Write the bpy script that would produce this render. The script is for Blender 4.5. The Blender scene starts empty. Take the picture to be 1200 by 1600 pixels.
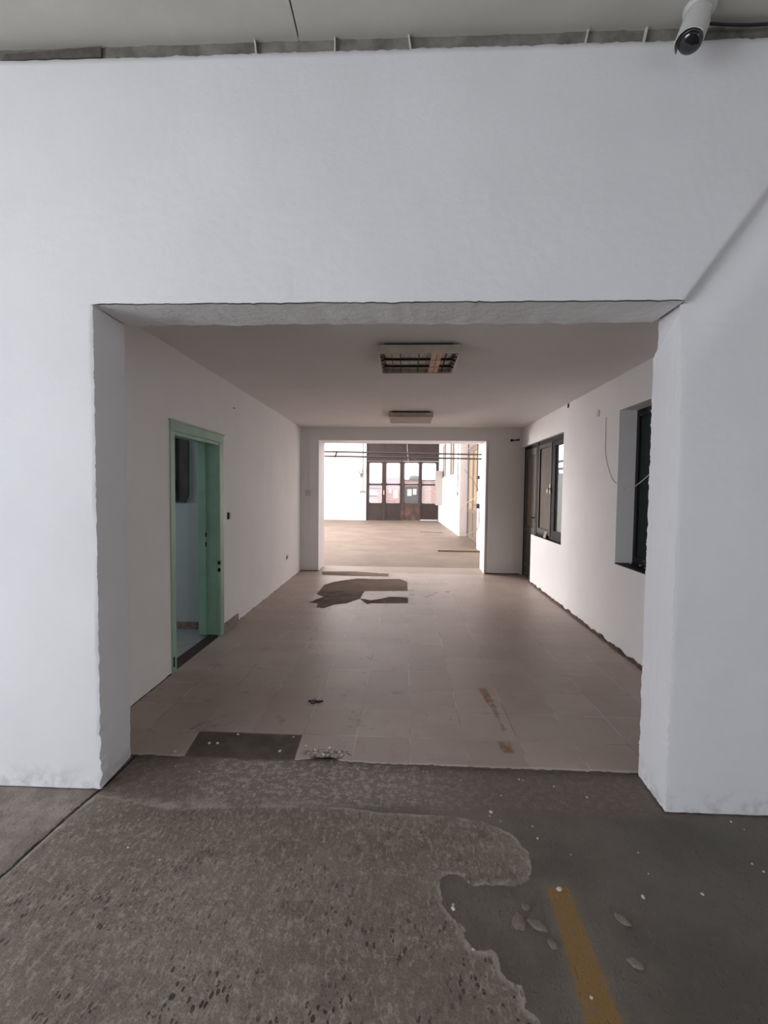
import bpy, bmesh, math, random
from mathutils import Vector, Matrix, noise
import numpy as np
random.seed(7)
SC = bpy.context.scene
COL = SC.collection

# ------------------------------------------------------------------ camera
FPX, PITCH, YAW, ROLL, EYE = 750.0, 0.04715, 0.04545, 0.01065, 1.5
cd = bpy.data.cameras.new('camera'); cam = bpy.data.objects.new('camera', cd); COL.objects.link(cam)
cd.sensor_fit = 'VERTICAL'; cd.sensor_height = 36.0; cd.lens = FPX / 1600.0 * 36.0
cd.clip_start = 0.05; cd.clip_end = 300
fw = Vector((-math.sin(YAW) * math.cos(PITCH), math.cos(YAW) * math.cos(PITCH), -math.sin(PITCH)))
rt = Vector((math.cos(YAW), math.sin(YAW), 0)); up = rt.cross(fw)
r2 = math.cos(ROLL) * rt + math.sin(ROLL) * up; u2 = -math.sin(ROLL) * rt + math.cos(ROLL) * up
cam.matrix_world = Matrix(((r2.x, u2.x, -fw.x, 0), (r2.y, u2.y, -fw.y, 0), (r2.z, u2.z, -fw.z, EYE), (0, 0, 0, 1)))
SC.camera = cam
# ------------------------------------------------------------------ world and daylight
W = bpy.data.worlds.new('sky'); SC.world = W; W.use_nodes = True
bg = W.node_tree.nodes['Background']; bg.inputs[0].default_value = (0.90, 0.935, 1.0, 1); bg.inputs[1].default_value = 3.9
def area(name, loc, direction, sx, sy, power, color):
    l = bpy.data.lights.new(name, 'AREA'); l.shape = 'RECTANGLE'; l.size = sx; l.size_y = sy
    l.energy = power; l.color = color
    o = bpy.data.objects.new(name, l); COL.objects.link(o); o.location = loc
    o.rotation_euler = Vector(direction).to_track_quat('-Z', 'Z').to_euler()
    return o
# daylight through the hall's gate on the left; soft fill added behind the camera
area('hall_gate_daylight', (-4.55, -1.2, 1.55), (1, 0.0, 0), 4.6, 2.7, 100, (0.86, 0.91, 1.0))
area('hall_back_fill', (0.2, -7.4, 1.7), (0.0, 1, 0), 7.0, 2.8, 16, (0.86, 0.91, 1.0))
# daylight through the far room's tall windows on its left and its roof light
area('far_room_window_daylight', (-7.9, 16.0, 2.3), (1, 0, 0), 11.0, 3.2, 4700, (1.0, 0.97, 0.965))
area('far_room_roof_daylight', (-2.5, 16.0, 4.4), (0, 0, -1), 6.0, 9.0, 350, (1.0, 0.965, 0.955))
area('side_room_fill', (-4.25, 3.9, 1.7), (1, 0, 0), 0.9, 1.1, 9, (0.88, 0.95, 1.0))  # fill light added to brighten the side room, no window there
SC.view_settings.view_transform = 'Standard'; SC.view_settings.look = 'None'
SC.view_settings.exposure = 0.0; SC.view_settings.gamma = 1.0; SC.view_settings.use_curve_mapping = False

# ------------------------------------------------------------------ helpers
def lin(c):
    return tuple(((x / 255.0) / 12.92 if x / 255.0 <= 0.04045 else ((x / 255.0 + 0.055) / 1.055) ** 2.4) for x in c) + (1,)
def prop(o, label=None, cat=None, group=None, kind=None):
    if label: o['label'] = label
    if cat: o['category'] = cat
    if group: o['group'] = group
    if kind: o['kind'] = kind
    return o
def obj(name, bm, mats, parent=None, smooth=False, recalc=True):
    me = bpy.data.meshes.new(name)
    if recalc: bmesh.ops.recalc_face_normals(bm, faces=bm.faces)
    bm.to_mesh(me); bm.free()
    if not isinstance(mats, (list, tuple)): mats = [mats]
    for m in mats: me.materials.append(m)
    if smooth:
        for p in me.polygons: p.use_smooth = True
    o = bpy.data.objects.new(name, me); COL.objects.link(o)
    if parent is not None:
        o.parent = parent
        o.matrix_parent_inverse = Matrix.LocRotScale(parent.location, parent.rotation_euler, None).inverted() if parent.type == 'EMPTY' else Matrix.Identity(4)
    return o
def empty(name, loc, **k):
    o = bpy.data.objects.new(name, None); COL.objects.link(o); o.location = loc; o.empty_display_size = 0.1
    return prop(o, **k)
def box(bm, a, b, mi=0, bev=0.0):
    x0, y0, z0 = [min(p, q) for p, q in zip(a, b)]; x1, y1, z1 = [max(p, q) for p, q in zip(a, b)]
    v = [bm.verts.new(p) for p in ((x0,y0,z0),(x1,y0,z0),(x1,y1,z0),(x0,y1,z0),(x0,y0,z1),(x1,y0,z1),(x1,y1,z1),(x0,y1,z1))]
    fs = [bm.faces.new([v[i] for i in f]) for f in ((0,3,2,1),(4,5,6,7),(0,1,5,4),(1,2,6,5),(2,3,7,6),(3,0,4,7))]
    for f in fs: f.material_index = mi
    if bev > 0:
        es = {e for f in fs for e in f.edges}
        r = bmesh.ops.bevel(bm, geom=list(es), offset=bev, segments=2, profile=0.5, affect='EDGES')
        for f in r['faces']: f.material_index = mi
    return v
def prism(bm, poly, z0, z1, mi=0):
    """vertical prism over an xy polygon"""
    a = [bm.verts.new((x, y, z0)) for x, y in poly]; b = [bm.verts.new((x, y, z1)) for x, y in poly]
    n = len(poly); fs = [bm.faces.new(a[::-1]), bm.faces.new(b)]
    for i in range(n): fs.append(bm.faces.new((a[i], a[(i+1) % n], b[(i+1) % n], b[i])))
    for f in fs: f.material_index = mi
def prism_y(bm, poly, y0, y1, mi=0):
    """prism over an xz polygon, along y"""
    a = [bm.verts.new((x, y0, z)) for x, z in poly]; b = [bm.verts.new((x, y1, z)) for x, z in poly]
    n = len(poly); fs = [bm.faces.new(a), bm.faces.new(b[::-1])]
    for i in range(n): fs.append(bm.faces.new((a[i], b[i], b[(i+1) % n], a[(i+1) % n])))
    for f in fs: f.material_index = mi
def smooth_path(pts, n=6):
    P = [Vector(p) for p in pts]
    if len(P) < 3: return P
    out = []
    for i in range(len(P) - 1):
        p0 = P[max(i-1, 0)]; p1 = P[i]; p2 = P[i+1]; p3 = P[min(i+2, len(P)-1)]
        for k in range(n):
            t = k / n
            out.append(0.5 * ((2*p1) + (p2-p0)*t + (2*p0-5*p1+4*p2-p3)*t*t + (3*p1-p0-3*p2+p3)*t**3))
    out.append(P[-1]); return out
def tube(bm, pts, r, seg=8, curved=True, mi=0):
    P = smooth_path(pts) if curved else [Vector(p) for p in pts]
    prev = None; rings = []
    for i, p in enumerate(P):
        d = (P[min(i+1, len(P)-1)] - P[max(i-1, 0)]).normalized()
        ref = prev if prev is not None else (Vector((0,0,1)) if abs(d.z) < 0.9 else Vector((1,0,0)))
        a = (ref - d * ref.dot(d)).normalized(); b = d.cross(a); prev = a
        rings.append([bm.verts.new(p + r * (math.cos(t) * a + math.sin(t) * b)) for t in [2*math.pi*k/seg for k in range(seg)]])
    for i in range(len(rings)-1):
        for k in range(seg):
            f = bm.faces.new((rings[i][k], rings[i][(k+1) % seg], rings[i+1][(k+1) % seg], rings[i+1][k])); f.material_index = mi
    bm.faces.new(rings[0][::-1]).material_index = mi; bm.faces.new(rings[-1]).material_index = mi
def lathe(bm, prof, origin, axis, seg=24, mi=0):
    """prof: list of (radius, distance along axis)"""
    ax = Vector(axis).normalized(); q = ax.to_track_quat('Z', 'Y'); O = Vector(origin)
    rings = [[bm.verts.new(O + q @ Vector((r*math.cos(2*math.pi*k/seg), r*math.sin(2*math.pi*k/seg), h))) for k in range(seg)] for r, h in prof]
    for i in range(len(rings)-1):
        for k in range(seg):
            bm.faces.new((rings[i][k], rings[i][(k+1) % seg], rings[i+1][(k+1) % seg], rings[i+1][k])).material_index = mi
    bm.faces.new(rings[0][::-1]).material_index = mi; bm.faces.new(rings[-1]).material_index = mi
def sheet(bm, fn, U, V, mi=0):
    """grid surface: fn(u, v) -> point, for the lists U and V"""
    g = [[bm.verts.new(fn(u, v)) for u in U] for v in V]
    for j in range(len(V)-1):
        for i in range(len(U)-1):
            bm.faces.new((g[j][i], g[j][i+1], g[j+1][i+1], g[j+1][i])).material_index = mi
def rng(a, b, step):
    n = max(1, int(round(abs(b-a)/step))); return [a + (b-a)*i/n for i in range(n+1)]
def nz(x, y=0.0, z=0.0, f=1.0): return noise.noise(Vector((x*f, y*f, z*f)))
def fract(x, y, z, f, oc=4):
    return noise.fractal(Vector((x*f, y*f, z*f)), 0.8, 2.1, oc)
def sstep(a, b, x):
    t = min(1, max(0, (x-a)/(b-a))); return t*t*(3-2*t)

# ------------------------------------------------------------------ materials
class NB:
    def __init__(s, name):
        s.m = bpy.data.materials.new(name); s.m.use_nodes = True; s.t = s.m.node_tree
        s.b = s.t.nodes['Principled BSDF']; s.out = s.t.nodes['Material Output']
        s.co = s.n('ShaderNodeTexCoord').outputs['Object']
    def n(s, k, **a):
        x = s.t.nodes.new(k)
        for p, v in a.items(): setattr(x, p, v)
        return x
    def set(s, inp, v):
        if hasattr(v, 'links') or isinstance(v, bpy.types.NodeSocket): s.t.links.new(v, inp)
        else: inp.default_value = v
    def noise(s, scale, detail=4, rough=0.6, vec=None, dist=0.0):
        x = s.n('ShaderNodeTexNoise'); x.inputs['Scale'].default_value = scale; x.inputs['Detail'].default_value = detail
        x.inputs['Roughness'].default_value = rough; x.inputs['Distortion'].default_value = dist
        s.t.links.new(vec or s.co, x.inputs['Vector']); return x.outputs['Fac']
    def voro(s, scale, feat='F1', out='Distance', vec=None, rnd=1.0):
        x = s.n('ShaderNodeTexVoronoi', feature=feat); x.inputs['Scale'].default_value = scale; x.inputs['Randomness'].default_value = rnd
        s.t.links.new(vec or s.co, x.inputs['Vector']); return x.outputs[out]
    def math(s, op, a, b=0.0, c=None):
        x = s.n('ShaderNodeMath', operation=op); s.set(x.inputs[0], a); s.set(x.inputs[1], b)
        if c is not None: s.set(x.inputs[2], c)
        return x.outputs[0]
    def step(s, v, a, b, lo=0.0, hi=1.0):
        x = s.n('ShaderNodeMapRange', interpolation_type='SMOOTHSTEP'); s.set(x.inputs['Value'], v)
        x.inputs['From Min'].default_value = a; x.inputs['From Max'].default_value = b
        x.inputs['To Min'].default_value = lo; x.inputs['To Max'].default_value = hi; return x.outputs[0]
    def mix(s, f, a, b, mode='MIX'):
        x = s.n('ShaderNodeMix', data_type='RGBA', blend_type=mode); s.set(x.inputs[0], f); s.set(x.inputs[6], a); s.set(x.inputs[7], b)
        return x.outputs[2]
    def attr(s, name): return s.n('ShaderNodeAttribute', attribute_name=name).outputs['Fac']
    def xyz(s):
        x = s.n('ShaderNodeSeparateXYZ'); s.t.links.new(s.co, x.inputs[0]); return x.outputs
    def bump(s, h, strength, dist=0.01):
        x = s.n('ShaderNodeBump'); x.inputs['Strength'].default_value = strength; x.inputs['Distance'].default_value = dist
        s.t.links.new(h, x.inputs['Height']); s.t.links.new(x.outputs[0], s.b.inputs['Normal'])
    def fin(s, color, rough=0.6, metal=0.0, spec=0.4):
        s.set(s.b.inputs['Base Color'], color); s.set(s.b.inputs['Roughness'], rough); s.b.inputs['Metallic'].default_value = metal
        s.b.inputs['Specular IOR Level'].default_value = spec; return s.m
def simple(name, rgb, rough=0.6, metal=0.0, vary=0.12, scale=6.0, spec=0.4, bump=0.0, bscale=60):
    b = NB(name); c = lin(rgb); d = tuple(x * (1 - vary) for x in c[:3]) + (1,); e = tuple(min(1, x * (1 + vary)) for x in c[:3]) + (1,)
    if bump: b.bump(b.noise(bscale, 5), bump, 0.004)
    return b.fin(b.mix(b.step(b.noise(scale, 5), 0.3, 0.7), d, e), rough, metal, spec)
def glass(name, tint, gloss=0.12, diffuse=0.0, dcol=(120, 118, 112)):
    m = bpy.data.materials.new(name); m.use_nodes = True; t = m.node_tree; t.nodes.clear()
    out = t.nodes.new('ShaderNodeOutputMaterial'); tr = t.nodes.new('ShaderNodeBsdfTransparent'); gl = t.nodes.new('ShaderNodeBsdfGlossy')
    tr.inputs[0].default_value = tuple(tint) + (1,); gl.inputs['Roughness'].default_value = 0.05
    mx = t.nodes.new('ShaderNodeMixShader'); mx.inputs[0].default_value = gloss
    t.links.new(tr.outputs[0], mx.inputs[1]); t.links.new(gl.outputs[0], mx.inputs[2]); last = mx
    if diffuse:
        df = t.nodes.new('ShaderNodeBsdfDiffuse'); nt = t.nodes.new('ShaderNodeTexNoise'); nt.inputs['Scale'].default_value = 3
        rp = t.nodes.new('ShaderNodeMix'); rp.data_type = 'RGBA'; c = lin(dcol)
        rp.inputs[6].default_value = tuple(x*0.75 for x in c[:3]) + (1,); rp.inputs[7].default_value = c
        t.links.new(nt.outputs['Fac'], rp.inputs[0]); t.links.new(rp.outputs[2], df.inputs[0])
        m2 = t.nodes.new('ShaderNodeMixShader'); m2.inputs[0].default_value = diffuse
        t.links.new(mx.outputs[0], m2.inputs[1]); t.links.new(df.outputs[0], m2.inputs[2]); last = m2
    t.links.new(last.outputs[0], out.inputs[0]); return m

def plaster(name, rgb, lump=0.35, stain=0.0):
    b = NB(name); c = lin(rgb)
    n1 = b.noise(1.3, 5); n2 = b.noise(28, 6, 0.7); n3 = b.noise(7, 4)
    col = b.mix(b.step(n1, 0.3, 0.7), tuple(x*0.95 for x in c[:3])+(1,), c)
    col = b.mix(b.step(n2, 0.66, 0.80, 0, 0.10), col, lin((150, 145, 140)))
    if stain:
        z = b.xyz()[2]
        low = b.math('MULTIPLY', b.step(z, 0.0, 0.16, 1, 0), b.step(b.noise(9, 6, 0.7), 0.42, 0.62))
        col = b.mix(b.math('MULTIPLY', low, stain*.8), col, lin((120, 112, 104)))
        sp = b.math('MULTIPLY', b.step(b.voro(2.4), 0.014, 0.008), 0.5)
        col = b.mix(sp, col, lin((120, 110, 100)))
    h = b.math('ADD', b.math('MULTIPLY', n2, 0.35), b.math('MULTIPLY', n3, 1.0))
    b.bump(h, lump, 0.012); return b.fin(col, 0.75, 0, 0.25)
M = {}
M['hall_wall'] = plaster('hall_white_plaster', (232, 232, 234), 0.20, 0.4)
M['soffit'] = plaster('rough_soffit_plaster', (244, 244, 244), 0.9, 0.0)
M['wall'] = plaster('corridor_white_paint', (246, 243, 242), 0.16, 0.0)
M['far_wall'] = plaster('far_room_white_paint', (238, 235, 235), 0.12, 0.0)
M['ceil'] = plaster('corridor_ceiling_paint', (240, 235, 233), 0.10, 0.0)
M['side_wall'] = plaster('side_room_blue_grey_paint', (190, 197, 199), 0.15, 0.0)
M['gap'] = simple('raw_joint_concrete', (124, 120, 113), 0.9, vary=0.35, scale=9, bump=0.6)
M['core'] = simple('raw_masonry', (150, 143, 134), 0.9, vary=0.2, bump=0.6)
b = NB('hall_ceiling_concrete'); n1 = b.noise(0.9, 5, 0.6); n2 = b.noise(40, 5)
c = b.mix(b.step(n1, 0.35, 0.7), lin((192, 189, 180)), lin((212, 208, 200)))
c = b.mix(b.step(b.noise(3, 4, .6, None, 1.0), 0.62, 0.75, 0, 0.35), c, lin((176, 173, 165)))
b.bump(n2, 0.2, 0.004); M['hall_ceiling'] = b.fin(c, 0.85)
M['green'] = simple('mint_green_enamel', (150, 184, 162), 0.42, vary=0.10, scale=5, bump=0.1, bscale=20)
M['dark_hole'] = simple('black_recess', (22, 20, 19), 0.9)
M['threshold'] = simple('dark_stained_threshold', (62, 48, 44), 0.6, vary=0.3, scale=14)
M['tile_skirt'] = None
b = NB('brown_skirting_tile'); n1 = b.noise(20, 5)
M['tile_skirt'] = b.fin(b.mix(b.step(n1, .35, .65), lin((120, 104, 96)), lin((158, 144, 134))), 0.5)
M['strip'] = simple('broken_brown_mortar', (92, 73, 64), 0.9, vary=0.35, scale=16, bump=0.8, bscale=40)
M['dark_frame'] = simple('dark_grey_brown_frame_paint', (32, 27, 25), 0.6, vary=0.15, scale=8, spec=.15)
M['door_leaf'] = simple('grey_green_door_paint', (76, 76, 70), 0.5, vary=0.15, scale=6)
M['brown_sash'] = simple('brown_sash_paint', (58, 44, 40), 0.6, vary=0.12, scale=8)
M['black_frame'] = simple('black_window_frame', (14, 13, 14), 0.5, vary=0.2)
M['brown_door'] = simple('dark_brown_metal_paint', (44, 33, 30), 0.5, vary=0.18, scale=3)
b = NB('worn_rusty_brown_paint'); z = b.xyz()[2]
w = b.math('MULTIPLY', b.step(b.noise(4, 6, .7), 0.38, 0.6), b.step(z, 0.1, 1.1, 1, 0.2))
M['rusty_door'] = b.fin(b.mix(w, lin((56, 42, 37)), lin((84, 64, 55))), 0.6)
M['beige_door'] = simple('beige_brown_door_paint', (96, 84, 75), 0.5, vary=0.12)
M['white_metal'] = simple('white_enamelled_metal', (214, 208, 200), 0.4, vary=0.05)
M['cream_metal'] = simple('yellowed_white_metal', (196, 182, 168), 0.45, vary=0.08, scale=10)
M['alu'] = simple('satin_aluminium_louvre', (226, 218, 210), 0.4, 0.15, vary=0.08)
M['rust_alu'] = simple('rust_stained_reflector', (214, 172, 136), 0.45, 0.1, vary=0.15, scale=18)
M['tube'] = simple('unlit_fluorescent_glass', (214, 210, 204), 0.25, vary=0.03)
M['diffuser'] = simple('prismatic_diffuser', (176, 164, 156), 0.5, vary=0.05, bump=0.5, bscale=120)
M['plastic'] = simple('white_plastic', (214, 210, 204), 0.4, vary=0.04)
M['camwhite'] = simple('camera_housing_white', (206, 206, 202), 0.35, vary=0.04)
M['lens'] = simple('black_camera_glass', (22, 24, 30), 0.08, vary=0.2, spec=0.9)
M['ring'] = simple('grey_lens_ring', (80, 82, 86), 0.3, 0.3)
M['cable_white'] = simple('white_cable_sheath', (205, 203, 200), 0.5, vary=0.03)
M['cable_black'] = simple('black_cable_sheath', (40, 38, 40), 0.5)
M['cable_beige'] = simple('beige_cable_sheath', (186, 166, 150), 0.5)
M['cab'] = simple('grey_white_cabinet_enamel', (150, 145, 140), 0.5, vary=.04)
M['pipe'] = simple('grey_painted_pipe', (82, 74, 74), 0.5, vary=0.1)
M['conduit'] = simple('pale_grey_conduit', (128, 121, 119), 0.5)
M['brass'] = simple('worn_brass', (206, 182, 158), 0.4, 0.3)
M['darkmetal'] = simple('dark_metal', (52, 46, 44), 0.45, 0.5)
M['wood'] = simple('weathered_brown_wood', (112, 84, 70), 0.8, vary=0.25, scale=20)
M['stone'] = simple('pale_pebble', (122, 112, 101), 0.9, vary=0.2, scale=30, bump=0.5)
M['chip'] = simple('white_plaster_chip_paint', (206, 202, 196), 0.85, vary=0.1, scale=60)
M['paper'] = simple('white_paper', (186, 180, 174), 0.8, vary=0.05)
M['card'] = simple('grey_card', (142, 136, 130), 0.7)
M['panelwood'] = simple('dark_board', (84, 78, 76), 0.75, vary=0.2, scale=5)
b = NB('side_room_floor_tile'); x, y, z = b.xyz()
M['side_floor'] = b.fin(b.mix(b.step(b.noise(5, 4), .3, .7), lin((160, 162, 164)), lin((182, 182, 182))), 0.4)
M['glass_clear'] = glass('dirty_clear_glass', (0.86, 0.88, 0.88), 0.10, 0.06, (200, 200, 200))
M['glass_dim'] = glass('dusty_tinted_glass', (0.30, 0.33, 0.34), 0.14, 0.25, (120, 124, 124))
M['glass_frost'] = glass('frosted_grey_brown_glass', (0.2, 0.19, 0.18), 0.08, 0.92, (138, 131, 123))
M['glass_dark'] = glass('dark_green_tinted_glass', (0.03, 0.04, 0.04), 0.10, 0.6, (58, 70, 66))
M['glass_far'] = glass('dirty_frosted_window_glass', (0.5, 0.48, 0.46), 0.05, 0.93, (112, 105, 102))
M['glass_beige'] = glass('beige_frosted_door_glass', (0.4, 0.36, 0.3), 0.05, 0.92, (150, 134, 114))

# worn hall floor: the two coats, the stripe and the slab joint are distances stored on the mesh
b = NB('worn_hall_concrete'); X, Y, Z = b.xyz()
wob = b.math('MULTIPLY', b.math('SUBTRACT', b.noise(22, 5, .65), 0.5), 0.055)
fine = b.math('MULTIPLY', b.math('SUBTRACT', b.noise(90, 3, .6), 0.5), 0.010)
sd = b.math('ADD', b.math('ADD', b.attr('rough_sd'), b.math('MULTIPLY', wob, 0.7)), fine)
rough = b.step(sd, 0.002, -0.003)
rough = b.math('MAXIMUM', rough, b.math('MULTIPLY', b.step(X, -.15, -.5), b.step(b.math('ADD', Y, b.math('MULTIPLY', wob, 2)), 2.28, 2.14)))
vec = b.n('ShaderNodeMapping'); vec.inputs['Scale'].default_value = (1, 1, 1); b.t.links.new(b.co, vec.inputs[0])
base_r = b.mix(b.step(b.noise(2.2, 5, .6), .35, .65), lin((122, 111, 100)), lin((140, 129, 117)))
base_r = b.mix(b.step(b.noise(16, 5, .65), .48, .68, 0, .65), base_r, lin((156, 145, 132)))
base_r = b.mix(b.step(b.noise(7, 5, .7, None, .6), .54, .7, 0, .6), base_r, lin((96, 84, 78)))
pm = b.n('ShaderNodeMapping'); pm.inputs['Scale'].default_value = (1, .5, 1); b.t.links.new(b.co, pm.inputs[0]); pv = pm.outputs[0]
vcell = b.voro(70, 'F1', 'Distance', pv)
base_r = b.mix(b.step(b.noise(170, 3, .8), .46, .60, 0, .40), base_r, lin((84, 76, 68)))
gm = b.n('ShaderNodeMapping'); gm.inputs['Scale'].default_value = (1, .45, 1); b.t.links.new(b.co, gm.inputs[0])
base_r = b.mix(b.step(b.noise(46, 5, .8, gm.outputs[0]), .50, .64, 0, .5), base_r, lin((186, 174, 158)))
base_r = b.mix(b.step(b.noise(1.1, 4, .6), .50, .62, 0, .45), base_r, lin((98, 88, 79)))
zone = b.step(b.noise(1.6, 3), .40, .56)
peb = b.math('MULTIPLY', b.step(vcell, .42, .28), b.step(b.noise(45, 2), .52, .6))
base_r = b.mix(b.math('MULTIPLY', b.math('MULTIPLY', peb, zone), .8), base_r, lin((164, 154, 138)))
yz = b.step(Y, 1.25, 2.0, 1.0, 0.25)
pits = b.math('MULTIPLY', b.step(b.voro(55, vec=pv), .36, .26), b.step(b.noise(26, 2), .47, .53))
pits = b.math('MULTIPLY', pits, b.step(b.noise(3.1, 3), .40, .55))
base_r = b.mix(b.math('MULTIPLY', b.math('MULTIPLY', pits, yz), .85), base_r, lin((48, 42, 38)))
rim = b.math('MULTIPLY', b.step(sd, -0.030, -0.004), b.step(b.noise(6, 5, .7), .42, .56, .25, 1))
base_r = b.mix(b.math('MULTIPLY', rim, .5), base_r, lin((196, 186, 176)))
base_p = b.mix(b.step(b.noise(2.6, 5, .6), .35, .65), lin((92, 85, 78)), lin((112, 104, 96)))
base_p = b.mix(b.step(b.noise(12, 5, .7), .56, .75, 0, .4), base_p, lin((132, 123, 112)))
base_p = b.mix(b.step(X, 0.35, 1.5, 0, .45), base_p, lin((84, 82, 72)))  # light falloff towards the right put into the dark coat's colour
ssd = b.math('ADD', b.attr('stripe_sd'), b.math('MULTIPLY', wob, .5))
stripe = b.math('MULTIPLY', b.step(ssd, 0.008, -0.014), b.step(b.noise(14, 5, .7), .25, .5, .35, .9))
halo = b.math('MULTIPLY', b.step(b.math('SUBTRACT', X, b.attr('stripe_sd')), 0.60, 0.57), 0)
base_p = b.mix(b.math('MULTIPLY', b.step(ssd, .04, .0), .18), base_p, lin((140, 132, 122)))
base_p = b.mix(stripe, base_p, lin((142, 108, 54)))
col = b.mix(rough, base_p, base_r)
# threshold band in the opening: scraped mortar
band = b.math('MULTIPLY', b.step(b.math('ADD', Y, b.math('MULTIPLY', wob, 2)), 2.16, 2.26), .9)
bandc = b.mix(b.step(b.noise(26, 6, .8), .46, .60), lin((124, 110, 102)), lin((182, 168, 158)))
bandc = b.mix(b.step(X, -0.2, 0.5, 0, .75), bandc, lin((100, 90, 82)))
bandc = b.mix(b.step(X, -1.15, -0.9, .6, 0), bandc, lin((92, 80, 76)))
col = b.mix(b.math('MULTIPLY', band, .9), col, bandc)
slab = b.step(b.attr('joint_x'), 0.0, -0.012)
slabc = b.mix(b.step(b.noise(5, 5, .6), .42, .66), lin((132, 120, 112)), lin((160, 150, 142)))
col = b.mix(slab, col, slabc)
joint = b.math('MULTIPLY', b.step(b.math('ABSOLUTE', b.math('ADD', b.attr('joint_x'), b.math('MULTIPLY', wob, .35))), 0.011, 0.004), b.step(b.noise(6, 3), .3, .4, .55, 1))
col = b.mix(joint, col, lin((48, 40, 36)))
hh = b.math('ADD', b.math('MULTIPLY', b.noise(55, 5, .7), 1.0), b.math('MULTIPLY', rough, .35))
hh = b.math('SUBTRACT', hh, b.math('MULTIPLY', pits, .5)); hh = b.math('SUBTRACT', hh, joint)
b.bump(hh, 0.9, 0.007)
M['hall_floor'] = b.fin(col, b.mix(rough, (0.42, .42, .42, 1), (0.8, .8, .8, 1)), 0, 0.35)

# corridor tiles
TX, TY, TX0, TY0 = 0.322, 0.352, 0.042, 2.822
b = NB('beige_corridor_tile'); X, Y, Z = b.xyz()
wob = b.math('MULTIPLY', b.math('SUBTRACT', b.noise(16, 5, .65), 0.5), 0.10)
def jl(c, o, p):
    f = b.math('FRACT', b.math('DIVIDE', b.math('SUBTRACT', c, o - 50*p), p))
    return b.math('MULTIPLY', b.math('MINIMUM', f, b.math('SUBTRACT', 1.0, f)), p)
jd = b.math('MINIMUM', jl(X, TX0, TX), jl(Y, TY0, TY))
j = b.math('MULTIPLY', b.step(jd, 0.0042, 0.0016), b.step(b.noise(1.7, 3), .42, .60, .12, 1))
idn = b.n('ShaderNodeTexWhiteNoise', noise_dimensions='2D'); cb = b.n('ShaderNodeCombineXYZ')
b.t.links.new(b.math('FLOOR', b.math('DIVIDE', b.math('SUBTRACT', X, TX0 - 50*TX), TX)), cb.inputs[0])
b.t.links.new(b.math('FLOOR', b.math('DIVIDE', b.math('SUBTRACT', Y, TY0 - 50*TY), TY)), cb.inputs[1])
b.t.links.new(cb.outputs[0], idn.inputs['Vector'])
col = b.mix(idn.outputs['Value'], lin((170, 155, 145)), lin((181, 166, 156)))
col = b.mix(b.step(b.noise(2.0, 5, .65), .36, .68, 0, .55), col, lin((164, 146, 136)))
col = b.mix(b.step(b.noise(8, 5, .7, None, .8), .55, .78, 0, .35), col, lin((140, 122, 112)))
col = b.mix(b.step(b.noise(22, 5, .7), .66, .82, 0, .5), col, lin((206, 194, 184)))
jc = b.mix(b.step(b.noise(2.5, 2), .42, .58), lin((120, 106, 100)), lin((210, 202, 196)))
col = b.mix(b.math('MULTIPLY', j, .75), col, jc)
st = b.math('MULTIPLY', b.step(b.math('ADD', b.attr('stain_sd'), b.math('MULTIPLY', wob, .35)), 0.010, -0.012), b.step(b.noise(17, 5, .7), .38, .52, .25, .95))
col = b.mix(st, col, lin((136, 98, 66)))
col = b.mix(b.math('MULTIPLY', b.step(b.noise(4.5, 6, .75, None, .5), .57, .70), b.step(X, .9, -.6, .1, .55)), col, lin((118, 98, 86)))
cx = b.math('DIVIDE', b.math('ADD', X, .42), .15); cy = b.math('DIVIDE', b.math('ADD', Y, -2.615), .055)
cru = b.step(b.math('ADD', b.math('ADD', b.math('MULTIPLY', cx, cx), b.math('MULTIPLY', cy, cy)), b.math('MULTIPLY', wob, 9.0)), 1.1, .6)
col = b.mix(cru, col, b.mix(b.step(b.noise(60, 4, .8), .46, .58), lin((92, 80, 74)), lin((196, 184, 176))))
sp = b.math('MULTIPLY', b.step(b.voro(3.6), .055, .02), b.step(b.noise(70, 3), .4, .55)); col = b.mix(b.math('MULTIPLY', sp, .75), col, lin((70, 58, 52)))
pn = b.math('ADD', b.attr('near_sd'), b.math('MULTIPLY', wob, .05))
pf = b.math('ADD', b.attr('far_sd'), b.math('MULTIPLY', b.math('MULTIPLY', wob, .8), b.step(X, .0, -.5, .25, 1)))
near = b.step(pn, 0.002, -0.003); far = b.step(pf, 0.022, 0.008)
nc = b.mix(b.step(b.noise(9, 5, .6), .35, .7), lin((86, 77, 70)), lin((104, 94, 86)))
fc = b.mix(b.step(b.noise(5, 5, .6), .35, .65), lin((76, 63, 54)), lin((100, 84, 73)))
fc = b.mix(b.step(Y, 6.94, 7.0, 0, .35), fc, lin((138, 118, 104)))
halo = b.math('MULTIPLY', b.step(pf, .16, .0), b.step(b.noise(3.5, 5, .6), .4, .6, .1, .6))
col = b.mix(halo, col, lin((140, 122, 110)))
col = b.mix(near, col, nc); col = b.mix(far, col, fc)
thr = b.math('MULTIPLY', b.step(b.math('ADD', Y, b.math('MULTIPLY', wob, 4.0)), 8.36, 8.62), .8); col = b.mix(thr, col, lin((140, 122, 108)))
bare = b.math('MAXIMUM', near, far); col = b.mix(b.math('MULTIPLY', b.step(Z, .008, .004), b.math('SUBTRACT', 1.0, bare)), col, lin((84, 74, 68)))
b.bump(b.math('ADD', b.math('MULTIPLY', b.noise(40, 4), b.math('ADD', .12, bare)), b.math('MULTIPLY', j, -0.5)), 0.25, 0.004)
M['tiles'] = b.fin(col, b.mix(bare, (0.42, .42, .42, 1), (0.9, .9, .9, 1)), 0, 0.28)
b = NB('dusty_far_floor'); 
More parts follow.
